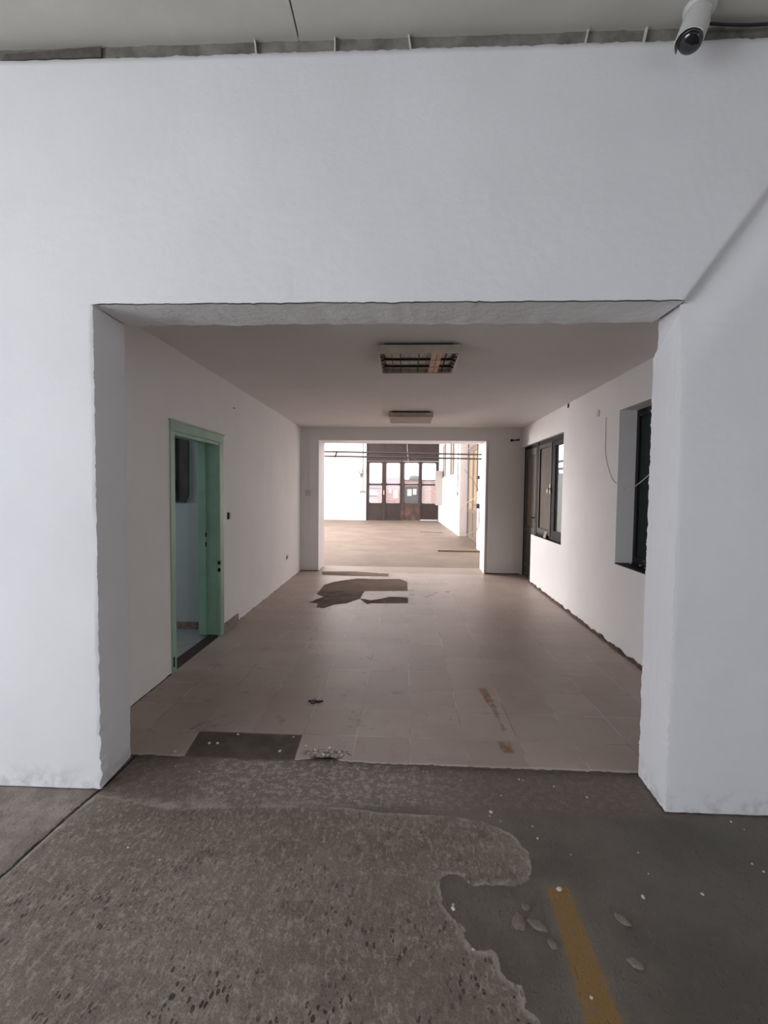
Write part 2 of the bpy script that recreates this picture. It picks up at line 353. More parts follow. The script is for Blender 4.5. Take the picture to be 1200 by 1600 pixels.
col = b.mix(b.step(b.noise(1.1, 5, .6), .35, .68), lin((106, 92, 81)), lin((120, 106, 94)))
mp = b.n('ShaderNodeMapping'); mp.inputs['Scale'].default_value = (.35, 2.2, 1); b.t.links.new(b.co, mp.inputs[0])
col = b.mix(b.step(b.noise(1.5, 4, .6, mp.outputs[0]), .5, .72, 0, .5), col, lin((102, 86, 75)))
M['far_floor'] = b.fin(col, 0.62, 0, .3)
# outside
M['render_pink'] = simple('pale_pink_render', (222, 196, 198), 0.9, vary=0.03)
b = NB('red_brick'); br = b.n('ShaderNodeTexBrick'); mp = b.n('ShaderNodeMapping'); mp.inputs['Rotation'].default_value = (math.pi/2, 0, 0)
b.t.links.new(b.co, mp.inputs[0]); b.t.links.new(mp.outputs[0], br.inputs[0]); br.inputs['Scale'].default_value = 1.2
br.inputs['Color1'].default_value = lin((205, 150, 144)); br.inputs['Color2'].default_value = lin((216, 166, 158)); br.inputs['Mortar'].default_value = lin((222, 200, 194))
M['brick'] = b.fin(br.outputs[0], .9)
M['asphalt'] = simple('pale_yard_paving', (150, 146, 142), 0.9)
M['grey_box'] = simple('grey_painted_steel', (84, 82, 82), 0.6, vary=0.04)
M['roof_grey'] = simple('grey_roof_sheet', (120, 122, 124), 0.8)

# ------------------------------------------------------------------ geometry numbers
FY0, FY1 = 2.24, 2.53               # front wall
OX0, OX1, OZ = -1.488, 1.232, 2.355  # front opening
BY0, BY1 = 8.60, 9.20               # back wall
BX0, BX1, BZ = -1.575, 1.405, 2.372
CZ, HZ = 2.60, 3.53                 # corridor and hall ceilings
xl = lambda y: -1.845 - 0.0100 * (y - 3.1)
xr = lambda y: 1.979 + 0.0060 * y
xf = lambda y: 2.115 - 0.0247 * y     # far room right wall

def polysd(P, poly):
    """signed distance (negative inside) of points P (n,2) to a polygon"""
    poly = np.array(poly, float); d = np.full(len(P), 1e9); ins = np.zeros(len(P), bool)
    n = len(poly)
    for i in range(n):
        a = poly[i]; c = poly[(i+1) % n]; e = c - a; w = P - a
        t = np.clip((w @ e) / max(e @ e, 1e-12), 0, 1); q = w - t[:, None] * e
        d = np.minimum(d, np.hypot(q[:, 0], q[:, 1]))
        cond = (a[1] > P[:, 1]) != (c[1] > P[:, 1])
        with np.errstate(divide='ignore', invalid='ignore'):
            xx = (c[0]-a[0]) * (P[:, 1]-a[1]) / (c[1]-a[1]) + a[0]
        ins ^= cond & (P[:, 0] < xx)
    return np.where(ins, -d, d)
def gridfloor(name, x0, x1, y0, y1, stepx, stepy, zf, mat, attrs, edge=None):
    """a floor slab top as a grid, with named distances on its points"""
    nx = int(round((x1-x0)/stepx)); ny = int(round((y1-y0)/stepy))
    gx = np.linspace(x0, x1, nx+1); gy = np.linspace(y0, y1, ny+1)
    XX, YY = np.meshgrid(gx, gy); P = np.stack([XX.ravel(), YY.ravel()], 1)
    if edge: P = edge(P)
    Zv = zf(P); co = np.column_stack([P, Zv])
    me = bpy.data.meshes.new(name)
    idx = np.arange((nx+1)*(ny+1)).reshape(ny+1, nx+1)
    q = np.stack([idx[:-1, :-1], idx[:-1, 1:], idx[1:, 1:], idx[1:, :-1]], -1).reshape(-1, 4)
    me.from_pydata(co.tolist(), [], q.tolist())
    for k, f in attrs.items():
        a = me.attributes.new(k, 'FLOAT', 'POINT'); a.data.foreach_set('value', np.asarray(f(P), dtype=np.float32))
    me.materials.append(mat)
    for p in me.polygons: p.use_smooth = True
    o = bpy.data.objects.new(name, me); COL.objects.link(o); return o

# ------------------------------------------------------------------ floors
ROUGH = [(-1.49,2.212),(-1.073,2.134),(-0.691,2.176),(-0.266,2.183),(-0.083,2.159),(0.212,2.155),(0.382,2.123),(0.482,2.056),(0.528,1.951),(0.515,1.84),(0.48,1.801),(0.421,1.774),(0.324,1.774),(0.263,1.765),(0.235,1.808),(0.19,1.822),(0.155,1.795),(0.149,1.758),(0.153,1.682),(0.192,1.612),(0.223,1.597),(0.219,1.561),(0.23,1.521),(0.249,1.504),(0.302,1.516),(0.316,1.499),(0.315,1.452),(0.342,1.414),(0.369,1.406),(0.372,1.378),(0.367,1.343),(0.387,1.327),(0.398,1.303),(0.42,1.2),(0.38,1.0),(0.45,0.7),(0.3,0.2),(-1.6,0.0),(-1.6,1.0)]
STRIPE = [(0.547,1.781),(0.635,1.786),(0.634,1.316),(0.63,0.6),(0.52,0.6),(0.525,1.31)]
jx = lambda P: P[:, 0] - np.interp(P[:, 1], [1.0, 1.7, 1.94, 2.11, 2.26], [-1.54, -1.532, -1.524, -1.512, -1.495])
def hall_z(P):
    r = polysd(P, ROUGH); z = np.where(r > 0, 0, 1.0) * 0
    z = 0.0035 / (1 + np.exp(r / 0.004)) - 0.006 * np.exp(-(jx(P) / 0.008) ** 2)
    return z + np.array([0.0015 * fract(p[0], p[1], 0, 9, 3) for p in P]) - 0.001 - 0.008 * (P[:, 1] > 2.575)
f1 = gridfloor('floor', -2.6, 2.4, 0.9, 2.6375, 0.0125, 0.0125, hall_z, M['hall_floor'],
               {'rough_sd': lambda P: polysd(P, ROUGH), 'stripe_sd': lambda P: polysd(P, STRIPE), 'joint_x': jx})
prop(f1, 'worn brown concrete hall floor with a faded yellow stripe and ragged pale patch', 'floor', kind='structure')
bm = bmesh.new(); A = (-4.8, -8.0); B = (4.2, 2.56)
box(bm, (A[0], A[1], -0.12), (B[0], 0.9, -0.002)); box(bm, (A[0], 0.9, -0.12), (-2.6, B[1], -0.002)); box(bm, (2.4, 0.9, -0.12), (B[0], B[1], -0.002))
box(bm, (-2.6, 0.9, -0.12), (2.4, 2.56, -0.02))
prop(obj('floor', bm, simple('hall_concrete_plain', (112, 102, 93), .8, vary=.15, scale=2)), 'plain brown concrete floor around the near side of the hall', 'floor', kind='structure')

NEARP = [(-1.195,2.40),(-1.246,2.824),(-0.611,2.82),(-0.587,2.40)]
PA = [(-1.237,6.693),(-1.235,7.33),(-1.115,7.599),(-0.775,7.91),(-0.473,7.861),(-0.093,7.922),(0.024,7.714),(0.029,7.029),(-0.604,6.95),(-0.628,6.432),(-0.77,6.178),(-0.924,6.081),(-1.01,5.907),(-1.095,5.932),(-1.116,6.133),(-1.242,6.178),(-1.104,6.504)]
PB = [(-0.593,6.435),(-0.448,6.351),(-0.349,6.42),(-0.198,6.588),(0.029,6.57),(0.032,6.25),(-0.454,6.206),(-0.478,6.167)]
PC = [(-1.482,8.517),(-0.934,8.576),(-0.303,8.407),(-0.293,8.159),(-0.886,8.146),(-1.427,8.2)]
PD = [(-0.255,8.323),(-0.009,8.438),(0.55,8.735),(0.536,8.496),(0.08,8.321),(-0.138,8.056)]
S1 = [(0.562,3.586),(0.62,3.592),(0.642,3.293),(0.602,3.242),(0.581,3.337)]
S2 = [(0.607,3.26),(0.64,3.283),(0.628,3.063),(0.641,2.965),(0.618,2.932),(0.613,3.062)]
S3 = [(0.56,2.809),(0.64,2.814),(0.632,2.743),(0.642,2.69),(0.569,2.685)]
SPOTS = [[(x-.05, y), (x, y+.05), (x+.07, y+.03), (x+.02, y-.05)] for x, y in ((.18, 7.55), (.36, 6.75), (.44, 6.9), (.30, 6.65), (.09, 6.75), (.10, 7.05), (.62, 7.0))]
farsd = lambda P: np.min([polysd(P, q) for q in (PA, PB, PC)], 0)
def tile_z(P):
    s = np.minimum(polysd(P, NEARP), farsd(P))
    z = 0.011 - 0.010 / (1 + np.exp(s / 0.004))
    z[:NXT] = -0.006
    return z
NXT = int(round((2.12+1.98)/0.018)) + 1
def tile_edge(P):
    P = P.copy(); m = P[:, 1] < 2.56
    for i in np.where(m)[0]:
        P[i, 1] += 0.012 * nz(P[i, 0], 0, 3, 11) + 0.012 * nz(P[i, 0], 0, 7, 34) + (0.03 * math.exp(-((P[i, 0] + 0.42) / 0.13) ** 2))
    P[:NXT, 1] = P[NXT:2*NXT, 1] - .0015
    return P
f3 = gridfloor('floor', -1.98, 2.12, 2.53, 9.22, 0.018, 0.018, tile_z, M['tiles'],
               {'near_sd': lambda P: polysd(P, NEARP), 'far_sd': farsd,
                'stain_sd': lambda P: np.min([polysd(P, q) for q in (S1, S2, S3, *SPOTS)], 0)}, tile_edge)
prop(f3, 'beige tiled passage floor with missing tiles and brown stains', 'floor', kind='structure')
bm = bmesh.new(); box(bm, (-8.2, 9.19, -0.12), (2.6, 23.4, 0.012))
prop(obj('floor', bm, M['far_floor']), 'dusty beige concrete floor of the bright far room', 'floor', kind='structure')
bm = bmesh.new(); box(bm, (-4.4, 2.56, -0.12), (-1.975, 5.2, 0.004)); box(bm, (-1.97, 2.56, -0.12), (2.4, 9.18, -0.01))
prop(obj('floor', bm, M['side_floor']), 'grey tiled floor of the side room behind the green door frame', 'floor', kind='structure')

# ------------------------------------------------------------------ front wall with its ragged opening
def ragL(z): return 0.003*nz(0, 0, z, 5) + (0.004 + 0.009*sstep(1.1, 0.1, z))*nz(1, 2, z, 19) - (.010+.016*sstep(1.2,.1,z))*max(0, nz(3, 1, z, 41)-.15)*(1 if nz(2,2,z,7)>-.1 else .3) + .0035*nz(4,4,z,85)
def ragR(z): return 0.002*nz(9, 0, z, 5) + (0.002 + 0.007*sstep(1.5, 0.3, z))*nz(6, 2, z, 19) + (.002+.014*sstep(1.5,.3,z))*max(0, nz(8, 1, z, 44)-.1)*(1 if nz(2,5,z,7)>-.1 else .3) + .003*nz(4,7,z,90)
def ragT(x): return 0.004*nz(x, 4, 0, 6) + 0.003*nz(x, 7, 0, 21) - 0.006*max(0, nz(x, 9, 0, 45)-.1) + 0.008*max(0, nz(x, 11, 0, 33)-.25)
CR = math.atan2(0.49, 0.33)   # crease direction on the front face
def crease(x, z):
    """depth of the shallow fold that runs up and right from the opening's corner"""
    dx, dz = x - OX1, z - OZ
    along = dx*math.cos(CR) + dz*math.sin(CR); perp = dx*math.sin(CR) - dz*math.cos(CR)
    w = 0.006 + 0.040*sstep(0, 0.55, max(0, along)); fade = 1 - sstep(0.35, 0.95, along)
    return 0.040 * sstep(0.0, w, perp) * (1 - 0.85*sstep(w, w+0.22, perp)) * fade * sstep(-.5, 0.02, along)
def front(x, z, e=0.0):
    return FY0 + 0.003*fract(x, 0, z, 2.2, 3) + 0.0012*nz(x, 1, z, 24) + (crease(x, z) if x > 1.0 else 0) + e
bm = bmesh.new()
zs = rng(0, OZ, 0.009)
# left pier
Ul = [-4.8, -3.6, -2.7] + rng(-2.4, -1.55, 0.05) + [-1.53, -1.51, -1.50]
def fl(u, z):
    zz = z if z > 0.001 else 0.004 + 0.010*max(0, nz(u[0], 0, 1, 20))
    if u[1] == 'f': return (u[0] + (ragL(z) if u[0] > -1.505 else 0), front(u[0], z) , zz)
    if u[1] == 'c': return (OX0 + ragL(z), FY0 + 0.003 + 0.003*nz(2, 0, z, 30), zz)
    if z > OZ-.001: zz += .02
    t = u[0]; r = ragL(z)*(1-t)**6 + 0.8*ragR(z+5)*t**8
    return (OX0 - 0.020*t + r + 0.002*nz(t*2, 3, z, 9), FY0 + (FY1-FY0)*t + (0.006*nz(4, 0, z, 22) if t > .95 else 0), zz)
sheet(bm, fl, [(x, 'f') for x in Ul] + [(0, 'c')], zs)
sheet(bm, fl, [(0, 'c')] + [(t, 'j') for t in (0.06, .11, .17, .3, .45, .6, .75, .9, 1.0)], zs)
# right pier
Ur = [1.244, 1.255, 1.275] + rng(1.29, 1.6, 0.015) + rng(1.64, 2.3, 0.05) + [3.0, 4.2]
def creaseJ(y, z):
    p = (OZ - z) - (y - FY0) * 0.60
    return -0.018 * (1 - sstep(-0.014, 0.0, p)) + 0.004*sstep(-0.012, 0.002, p)*(1-sstep(0.004, 0.03, p))
def fr(u, z):
    zz = z if z > 0.001 else 0.004 + 0.012*max(0, nz(u[0], 0, 6, 20))
    if u[1] == 'f': return (u[0] + (ragR(z) if u[0] < 1.25 else 0), front(u[0], z), zz)
    yj = front(OX1 + .012, z)
    if u[1] == 'c': return (OX1 + ragR(z), yj + 0.002 + 0.002*nz(5, 0, z, 30), zz)
    if z > OZ-.001: zz += .02
    t = u[0]; r = ragR(z)*(1-t)**6 + 0.8*ragL(z+9)*t**8; y = yj + (FY1-yj)*t
    return (OX1 + 0.014*t + r - creaseJ(y, z) + 0.002*nz(t*2, 5, z, 9), y + (0.006*nz(6, 0, z, 22) if t > .95 else 0), zz)
sheet(bm, fr, [(1.0-k*0.04, 'j') for k in range(24)] + [(0, 'c')], zs)
sheet(bm, fr, [(0, 'c')] + [(x, 'f') for x in Ur], zs)
# lintel band and its soffit
xs = [-4.8, -3.6, -2.7] + rng(-2.4, OX0, 0.05)[:-1] + rng(OX0, OX1, 0.016) + rng(OX1, 1.75, 0.010)[1:] + rng(1.75, 2.3, 0.05)[1:] + [3.0, 4.2]
zt = [3.475, 3.468, 3.44] + rng(3.40, 2.96, 0.04) + rng(2.95, 2.37, 0.011)
def topz(x): return 3.468 + 0.004*nz(x, 0, 4, 9) + 0.006*nz(x, 2, 4, 33)
inop = lambda x: sstep(OX0-.001, OX0+.03, x) * sstep(OX1+.001, OX1-.03, x)
def fb(x, u):
    if u[1] == 'f':
        z = u[0]
        if z > 3.47: return (x, FY0 + 0.012, topz(x) - 0.001)
        if z > 3.46: return (x, front(x, z), topz(x) - 0.003)
        return (x, front(x, z), z)
    if u[1] == 'e': return (x, front(x, OZ), OZ + inop(x)*(ragT(x) + 0.003))
    t = u[0]; y = FY0 + (FY1-FY0)*t
    return (x, y if t > .1 else y + .006, OZ + inop(x)*(ragT(x)*(1-t) + 0.005*nz(x, y, 0, 16)*min(1, 8*t) + 0.008*fract(x, y, 1, 8, 4)*t) )
sheet(bm, lambda u, x: fb(x, u), [(z, 'f') for z in zt] + [(0, 'e')], xs)
n0 = len(bm.faces)
sheet(bm, lambda u, x: fb(x, u), [(t, 's') for t in (0.0, .03, .08, .2, .35, .5, .65, .8, .92, 1.0)], rng(OX0, OX1, 0.016), 1)
# masonry core
box(bm, (-4.8, FY0+.018, 0), (OX0-.035, FY1-.002, 3.475), 2); box(bm, (OX1+.035, FY0+.06, 0), (4.2, FY1-.002, 3.475), 2)
box(bm, (-4.8, FY0+.06, OZ+.04), (4.2, FY1-.002, 3.44), 2)
bm.normal_update()
o = obj('wall_front', bm, [M['hall_wall'], M['soffit'], M['core']], recalc=False)
for p in o.data.polygons: p.use_smooth = p.material_index != 2
prop(o, 'white plastered hall wall with the large ragged opening', 'wall', kind='structure')
# raw joint under the hall ceiling and its plaster bridges
bm = bmesh.new()
sheet(bm, lambda x, z: (x, FY0 + 0.018 + 0.006*fract(x, 0, z, 12, 3), z), rng(-4.8, 4.2, 0.03), [3.45, 3.48, 3.505, 3.535])
prop(obj('trim_1', bm, M['gap'], recalc=False, smooth=True), 'grey raw concrete joint between hall wall and ceiling', 'trim', kind='structure')
bm = bmesh.new(); prism_y(bm, [(-1.905, 3.474), (-1.43, 3.476), (-1.43, 3.522), (-1.885, 3.502)], FY0+.004, FY0+.03)  # added strip, the open slot's shade put into its dark colour
prop(obj('trim_2', bm, simple('dark_slot_shade', (92, 86, 80), .9, vary=.2, scale=20, bump=.4)), 'dark strip standing in for the shaded open slot at the left end of the ceiling joint', 'trim', kind='structure')
for i, (x, w, t) in enumerate([(-0.704, .006, .008), (-0.346, .006, .0), (-0.004, .006, .010), (0.761, .006, -.014), (1.013, .008, -.014)]):
    bm = bmesh.new(); prism_y(bm, [(x-w/2, 3.462), (x+w/2, 3.460), (x+w/2-t, 3.531), (x-w/2-t, 3.531)], FY0+.002, FY0+.03)
    where = ['nearest the left of the ceiling joint', 'just right of the ceiling seam', 'above the middle of the opening', 'between the opening middle and the camera', 'beside the security camera'][i]
    prop(obj('plaster_bridge', bm, M['camwhite']), 'short white plaster tie across the ceiling joint, ' + where, 'plaster', 'plaster ties in the ceiling joint')

# hall shell
bm = bmesh.new()
for x0, x1 in ((-4.8, -0.514), (-0.507, 4.2)): box(bm, (x0, -8.0, HZ), (x1, 2.26, HZ+.03))
box(bm, (-4.8, -8.0, HZ+.03), (4.2, 2.53, HZ+.2))
prop(obj('ceiling', bm, M['hall_ceiling']), 'grey concrete hall ceiling with a thin seam', 'ceiling', kind='structure')
bm = bmesh.new()
box(bm, (-5.0, -8.0, 0), (-4.8, -3.6, HZ)); box(bm, (-5.0, 1.2, 0), (-4.8, 2.53, HZ)); box(bm, (-5.0, -3.6, 3.0), (-4.8, 1.2, HZ))
prop(obj('wall_left', bm, M['hall_wall']), 'left hall wall with the wide gate opening', 'wall', kind='structure')
bm = bmesh.new(); box(bm, (4.2, -8.0, 0), (4.4, -4.6, HZ)); box(bm, (4.2, -1.6, 0), (4.4, 2.53, HZ)); box(bm, (4.2, -4.6, 0), (4.4, -1.6, 1.0)); box(bm, (4.2, -4.6, 2.9), (4.4, -1.6, HZ))  # unseen window opening added so sky light brightens the left jamb
prop(obj('wall_right', bm, M['hall_wall']), 'right hall wall beyond the right pier', 'wall', kind='structure')
bm = bmesh.new(); box(bm, (-5.0, -8.2, 0), (4.4, -8.0, HZ))
prop(obj('wall_back', bm, M['hall_wall']), 'hall wall behind the viewer', 'wall', kind='structure')

# ------------------------------------------------------------------ corridor shell
def wl(bm, y0, y1, z0, z1, t=.2): prism(bm, [(xl(y0), y0), (xl(y1), y1), (xl(y1)-t, y1), (xl(y0)-t, y0)], z0, z1)
def wr(bm, y0, y1, z0, z1, t=.24): prism(bm, [(xr(y0), y0), (xr(y0)+t, y0), (xr(y1)+t, y1), (xr(y1), y1)], z0, z1)
D0, D1, DZ = 3.70, 4.78, 2.00
bm = bmesh.new(); wl(bm, FY1, D0, -.02, CZ); wl(bm, D1, BY0, -.02, CZ); wl(bm, D0, D1, DZ, CZ)
prop(obj('wall_left', bm, M['wall']), 'left passage wall holding the green door frame', 'wall', kind='structure')
WA0, WA1, WB0, WB1, DR1, WM = 3.15, 4.67, 6.31, 7.83, 8.60, 7.76
bm = bmesh.new(); wr(bm, FY1, WA0, -.02, CZ); wr(bm, WA1, WB0, -.02, CZ); wr(bm, WA0, WA1, -.02, .812); wr(bm, WA0, WA1, 2.27, CZ)
wr(bm, WB0, WB1, -.02, .80); wr(bm, WB0, DR1, 2.265, CZ)
# plaster nose on the wall end under the window
n = 8; nose = [(xr(WB1) + .02, WB1-.01)] + [(xr(WB1)+.02 - .02*math.cos(a), WB1 + .045*math.sin(a)) for a in [math.pi*k/(2*n) for k in range(n+1)]] + [(xr(WB1)+.2, WB1+.045), (xr(WB1)+.2, WB1-.01)]
prism(bm, nose, -.02, .80)
prop(obj('wall_right', bm, M['wall']), 'right passage wall with two window openings', 'wall', kind='structure')
bm = bmesh.new()
zsb = rng(0, BZ, .03)
def bw(x0, x1):
    pass
box(bm, (-4.4, BY0, -.02), (BX0, BY1, 4.5)); box(bm, (BX1+.03, BY0, -.02), (xr(8.6)+.26, BY1, 4.5)); box(bm, (BX0, BY0, BZ), (BX1+.03, BY1, 4.5))
prism(bm, [(BX1, BY0), (BX1+.04, BY0), (BX1+.04, BY1), (BX1+.02, BY1)], 0, BZ)
box(bm, (-8.0, BY0+.2, 0), (-4.4, BY1, 4.5))
box(bm, (xl(8.6)-.02, BY0-.012, -.02), (-1.745, BY0+.02, CZ))
prop(obj('wall_back', bm, M['wall']), 'end wall of the passage with the wide opening to the far room', 'wall', kind='structure')
bm = bmesh.new(); box(bm, (-2.3, FY1-.005, CZ), (2.5, BY0+.01, CZ+.15))
prop(obj('ceiling', bm, M['ceil']), 'dim beige passage ceiling carrying the two light fittings', 'ceiling', kind='structure')

# side room behind the green frame
bm = bmesh.new(); box(bm, (-4.4, 4.94, 0), (-2.0, 5.1, CZ+.1)); box(bm, (-4.4, 2.56, 0), (-4.3, 5.0, CZ+.1)); box(bm, (-4.4, 2.54, 0), (-2.0, 2.6, CZ+.1))
box(bm, (-4.4, 4.925, 0), (-2.0, 4.945, 1.335))
prop(obj('wall_side', bm, M['side_wall']), 'blue grey walls of the dark side room', 'wall', kind='structure')
bm = bmesh.new(); box(bm, (-4.4, 2.5, CZ), (-2.05, 5.2, CZ+.1))
prop(obj('ceiling', bm, M['side_wall']), 'ceiling of the dark side room', 'ceiling', kind='structure')
bm = bmesh.new(); 
for k in range(7): box(bm, (-4.0+k*.305, 4.905, .004), (-3.699+k*.305, 4.927, .078), 0, .003)
prop(obj('baseboard_side', bm, M['tile_skirt']), 'brown tile skirting along the side room wall', 'baseboard', kind='structure')
t = empty('wall_panel', (-2.42, 4.93, 1.34), label='dark notched board on the side room wall seen through the green frame', cat='panel')
bm = bmesh.new(); prism_y(bm, [(-2.75, 1.34), (-2.305, 1.34), (-2.272, 1.42), (-2.267, 2.25), (-2.75, 2.25)], 4.905, 4.94)
obj('board', bm, M['panelwood'], t)
bm = bmesh.new(); box(bm, (-2.392, 4.893, 1.36), (-2.378, 4.906, 2.2)); obj('batten', bm, M['darkmetal'], t)
bm = bmesh.new(); box(bm, (-2.405, 4.885, 1.45), (-2.372, 4.894, 1.58), 0, .003); obj('latch', bm, M['dark_hole'], t)

# green door frame (door_1)
t = empty('door_1', (xl(4.2), 4.24, 0), label='mint green steel door frame without a leaf', cat='door frame', kind='structure')
x0 = xl(4.2)
bm = bmesh.new(); box(bm, (x0-.20, D1-.085, .015), (x0+.004, D1, DZ-.062), 0, .004); box(bm, (x0-.21, D1-.105, .015), (x0-.13, D1-.02, DZ-.02), 0, .004)
box(bm, (x0-.02, D1-.10, 0.0), (x0+.014, D1-.0, DZ-.057), 0, .004)
j1 = obj('jamb', bm, M['green'], t)
bm = bmesh.new()
for z in (.681, .753): box(bm, (x0-.012, D1-.102, z-.02), (x0+.016, D1-.098, z+.016))
for z in (.935, 1.031): box(bm, (x0-.135, D1-.107, z-.022), (x0-.122, D1-.104, z+.022))
obj('strike_slot', bm, M['dark_hole'], j1)
bm = bmesh.new(); box(bm, (x0-.20, D0, .015), (x0+.004, D0+.045, DZ-.062), 0, .004); box(bm, (x0-.02, D0-.015, 0), (x0+.014, D0+.06, DZ-.057), 0, .004)
j2 = obj('jamb', bm, M['green'], t)
bm = bmesh.new(); tube(bm, [(x0+.016, D0+.006, .06), (x0+.016, D0+.006, .14)], .007, 10, False); obj('hinge_pin', bm, M['darkmetal'], j2)
bm = bmesh.new(); box(bm, (x0-.20, D0, DZ-.06), (x0+.004, D1, DZ)); box(bm, (x0-.02, D0-.015, DZ-.055), (x0+.016, D1+.004, DZ+.03), 0, .004); box(bm, (x0-.02, D0-.025, DZ+.018), (x0+.024, D1+.01, DZ+.034), 0, .003); box(bm, (x0-.006, D0+.06, DZ-.085), (x0+.008, D1-.10, DZ-.057), 0, .003)
obj('head', bm, M['green'], t)
bm = bmesh.new(); box(bm, (x0-.115, D0-.01, 0.0), (x0+.002, D1-.02, .014))
prop(obj('door_sill', bm, M['threshold']), 'dark brown threshold strip under the green door frame', 'threshold', kind=None)

# baseboards
def ragstrip(name, side, y0, y1, h, mat, d=.018, seed=0):
    bm = bmesh.new(); ys = rng(y0, y1, .03); rows = []
    for y in ys:
        hh = h*(0.75 + .5*nz(y, seed, 0, 7)+.25*nz(y, seed, 3, 23)); dd = d*(1 + .5*nz(y, seed, 5, 9)); x = (xr if side > 0 else xl)(y)
        rows.append([bm.verts.new((x + side*.004, y, .0)), bm.verts.new((x - side*dd, y, .0)), bm.verts.new((x - side*dd*.9, y, hh*.8)), bm.verts.new((x-side*dd*.3, y, hh)), bm.verts.new((x + side*.004, y, hh))])
    for a, c in zip(rows, rows[1:]):
        for k in range(4): bm.faces.new((a[k], a[k+1], c[k+1], c[k]))
    bm.faces.new(rows[0]); bm.faces.new(rows[-1][::-1])
    return obj(name, bm, mat)
prop(ragstrip('baseboard_right', 1, 3.0, 7.9, .050, M['strip'], .02), 'broken brown mortar strip along the foot of the right wall', 'baseboard', kind='structure')
prop(ragstrip('baseboard_left', -1, 2.56, 3.68, .020, M['threshold'], .008, 4), 'dark gap line along the left wall before the green frame', 'baseboard', kind='structure')
prop(ragstrip('baseboard_left', -1, 5.24, 8.58, .016, M['strip'], .006, 8), 'thin brown mortar line along the left wall beyond the green frame', 'baseboard', kind='structure')
bm = bmesh.new()
for a, c in ((4.80, 5.01), (5.014, 5.23)): prism(bm, [(xl(a), a), (xl(a)+.013, a), (xl(c)+.013, c), (xl(c), c)], .008, .098)
prop(obj('baseboard_left', bm, M['tile_skirt']), 'last piece of brown tile skirting right of the green frame', 'baseboard', kind='structure')
bm = bmesh.new(); box(bm, (xl(8.6), BY0-.022, 0), (BX0, BY0-.011, .022)); box(bm, (BX1+.02, BY0-.010, 0), (xr(8.6), BY0+.001, .026))
prop(obj('baseboard_back', bm, M['strip']), 'dark mortar line along the foot of the end wall piers', 'baseboard', kind='structure')

# ------------------------------------------------------------------ ceiling lights
def fitting(loc, label, louvre):
    L = empty('ceiling_light', loc, label=label, cat='ceiling light', group='square ceiling light fittings')
    X, Y, Z = loc; w, d, h = .31, .318, .062; zb = Z - .085; ztop = Z - .022
    bm = bmesh.new(); box(bm, (X-.26, Y-.27, ztop), (X+.26, Y+.27, Z)); obj('mounting_plate', bm, M['darkmetal'], L)
    bm = bmesh.new()
    for a, c in (((X-w, Y-d, zb), (X+w, Y-d+.014, ztop)), ((X-w, Y+d-.014, zb), (X+w, Y+d, ztop)), ((X-w, Y-d+.014, zb), (X-w+.014, Y+d-.014, ztop)), ((X+w-.014, Y-d+.014, zb), (X+w, Y+d-.014, ztop))): box(bm, a, c, 0, .002)
    box(bm, (X-w+.01, Y-d+.01, ztop-.008), (X+w-.01, Y+d-.01, ztop))
    obj('housing', bm, M['cream_metal'], L)
    if louvre:
        rows = [(-d+.016, -.106), (-.106, .106), (.106, d-.016)]
        for q in (-.212, 0, .212):
            bm = bmesh.new(); n = 8; pr = [(q - .104 + .208*k/n, ztop - .016 - .010*abs(2*k/n-1)) for k in range(n+1)]
            for (a, za), (c, zc) in zip(pr, pr[1:]):
                bm.faces.new([bm.verts.new(p) for p in ((X-w+.05, Y+a, za), (X+w-.05, Y+a, za), (X+w-.05, Y+c, zc), (X-w+.05, Y+c, zc))])
            obj('reflector', bm, M['alu'], L)
            bm = bmesh.new(); tube(bm, [(X-w+.03, Y+q, ztop-.026), (X+w-.03, Y+q, ztop-.026)], .013, 12, False); obj('lamp_tube', bm, M['tube'], L)
        bm = bmesh.new()
        for k in range(9):
            x = X - w + .034 + k*(2*w-.068)/8; sk = .004*math.sin(k*2.1)
            prism_y(bm, [(x-.0015+sk, zb+.002), (x+.0015+sk, zb+.002), (x+.0015, zb+.018), (x-.0015, zb+.018)], Y-d+.015, Y+d-.015)
        for q in (-.106, .106): box(bm, (X-w+.034, Y+q-.001, zb+.003), (X+w-.034, Y+q+.0015, zb+.018))
        obj('louvre', bm, M['dark_frame'], L)
        bm = bmesh.new(); box(bm, (X+.095, Y-d+.016, zb+.005), (X+.175, Y+d-.016, zb+.009)); obj('rust_stained_plate', bm, M['rust_alu'], L)['label'] = 'rust stained plate between two louvre blades'
        for x in (X-w+.024, X+w-.024):
            for q in (-.26, -.16, -.05, .05, .16, .26):
                bm = bmesh.new(); box(bm, (x-.008, Y+q-.032, zb+.002), (x+.008, Y+q+.032, zb+.026)); obj('lamp_holder', bm, M['darkmetal'], L)
    else:
        bm = bmesh.new(); box(bm, (X-w+.014, Y-d+.014, zb+.004), (X+w-.014, Y+d-.014, zb+.009)); obj('diffuser', bm, M['diffuser'], L)
        bm = bmesh.new(); box(bm, (X-w, Y-.004, zb-.002), (X+w, Y+.004, zb+.004)); 
        bm.free()
        bm = bmesh.new(); box(bm, (X+.20, Y-d-.003, zb+.030), (X+.29, Y-d+.001, ztop-.008)); obj('sticker', bm, M['plastic'], L)
    return L
fitting((.083, 3.948, CZ), 'nearer ceiling light with an open louvre grid and rust stained cells', True)
fitting((.055, 7.10, CZ), 'farther ceiling light with a plain frosted panel', False)

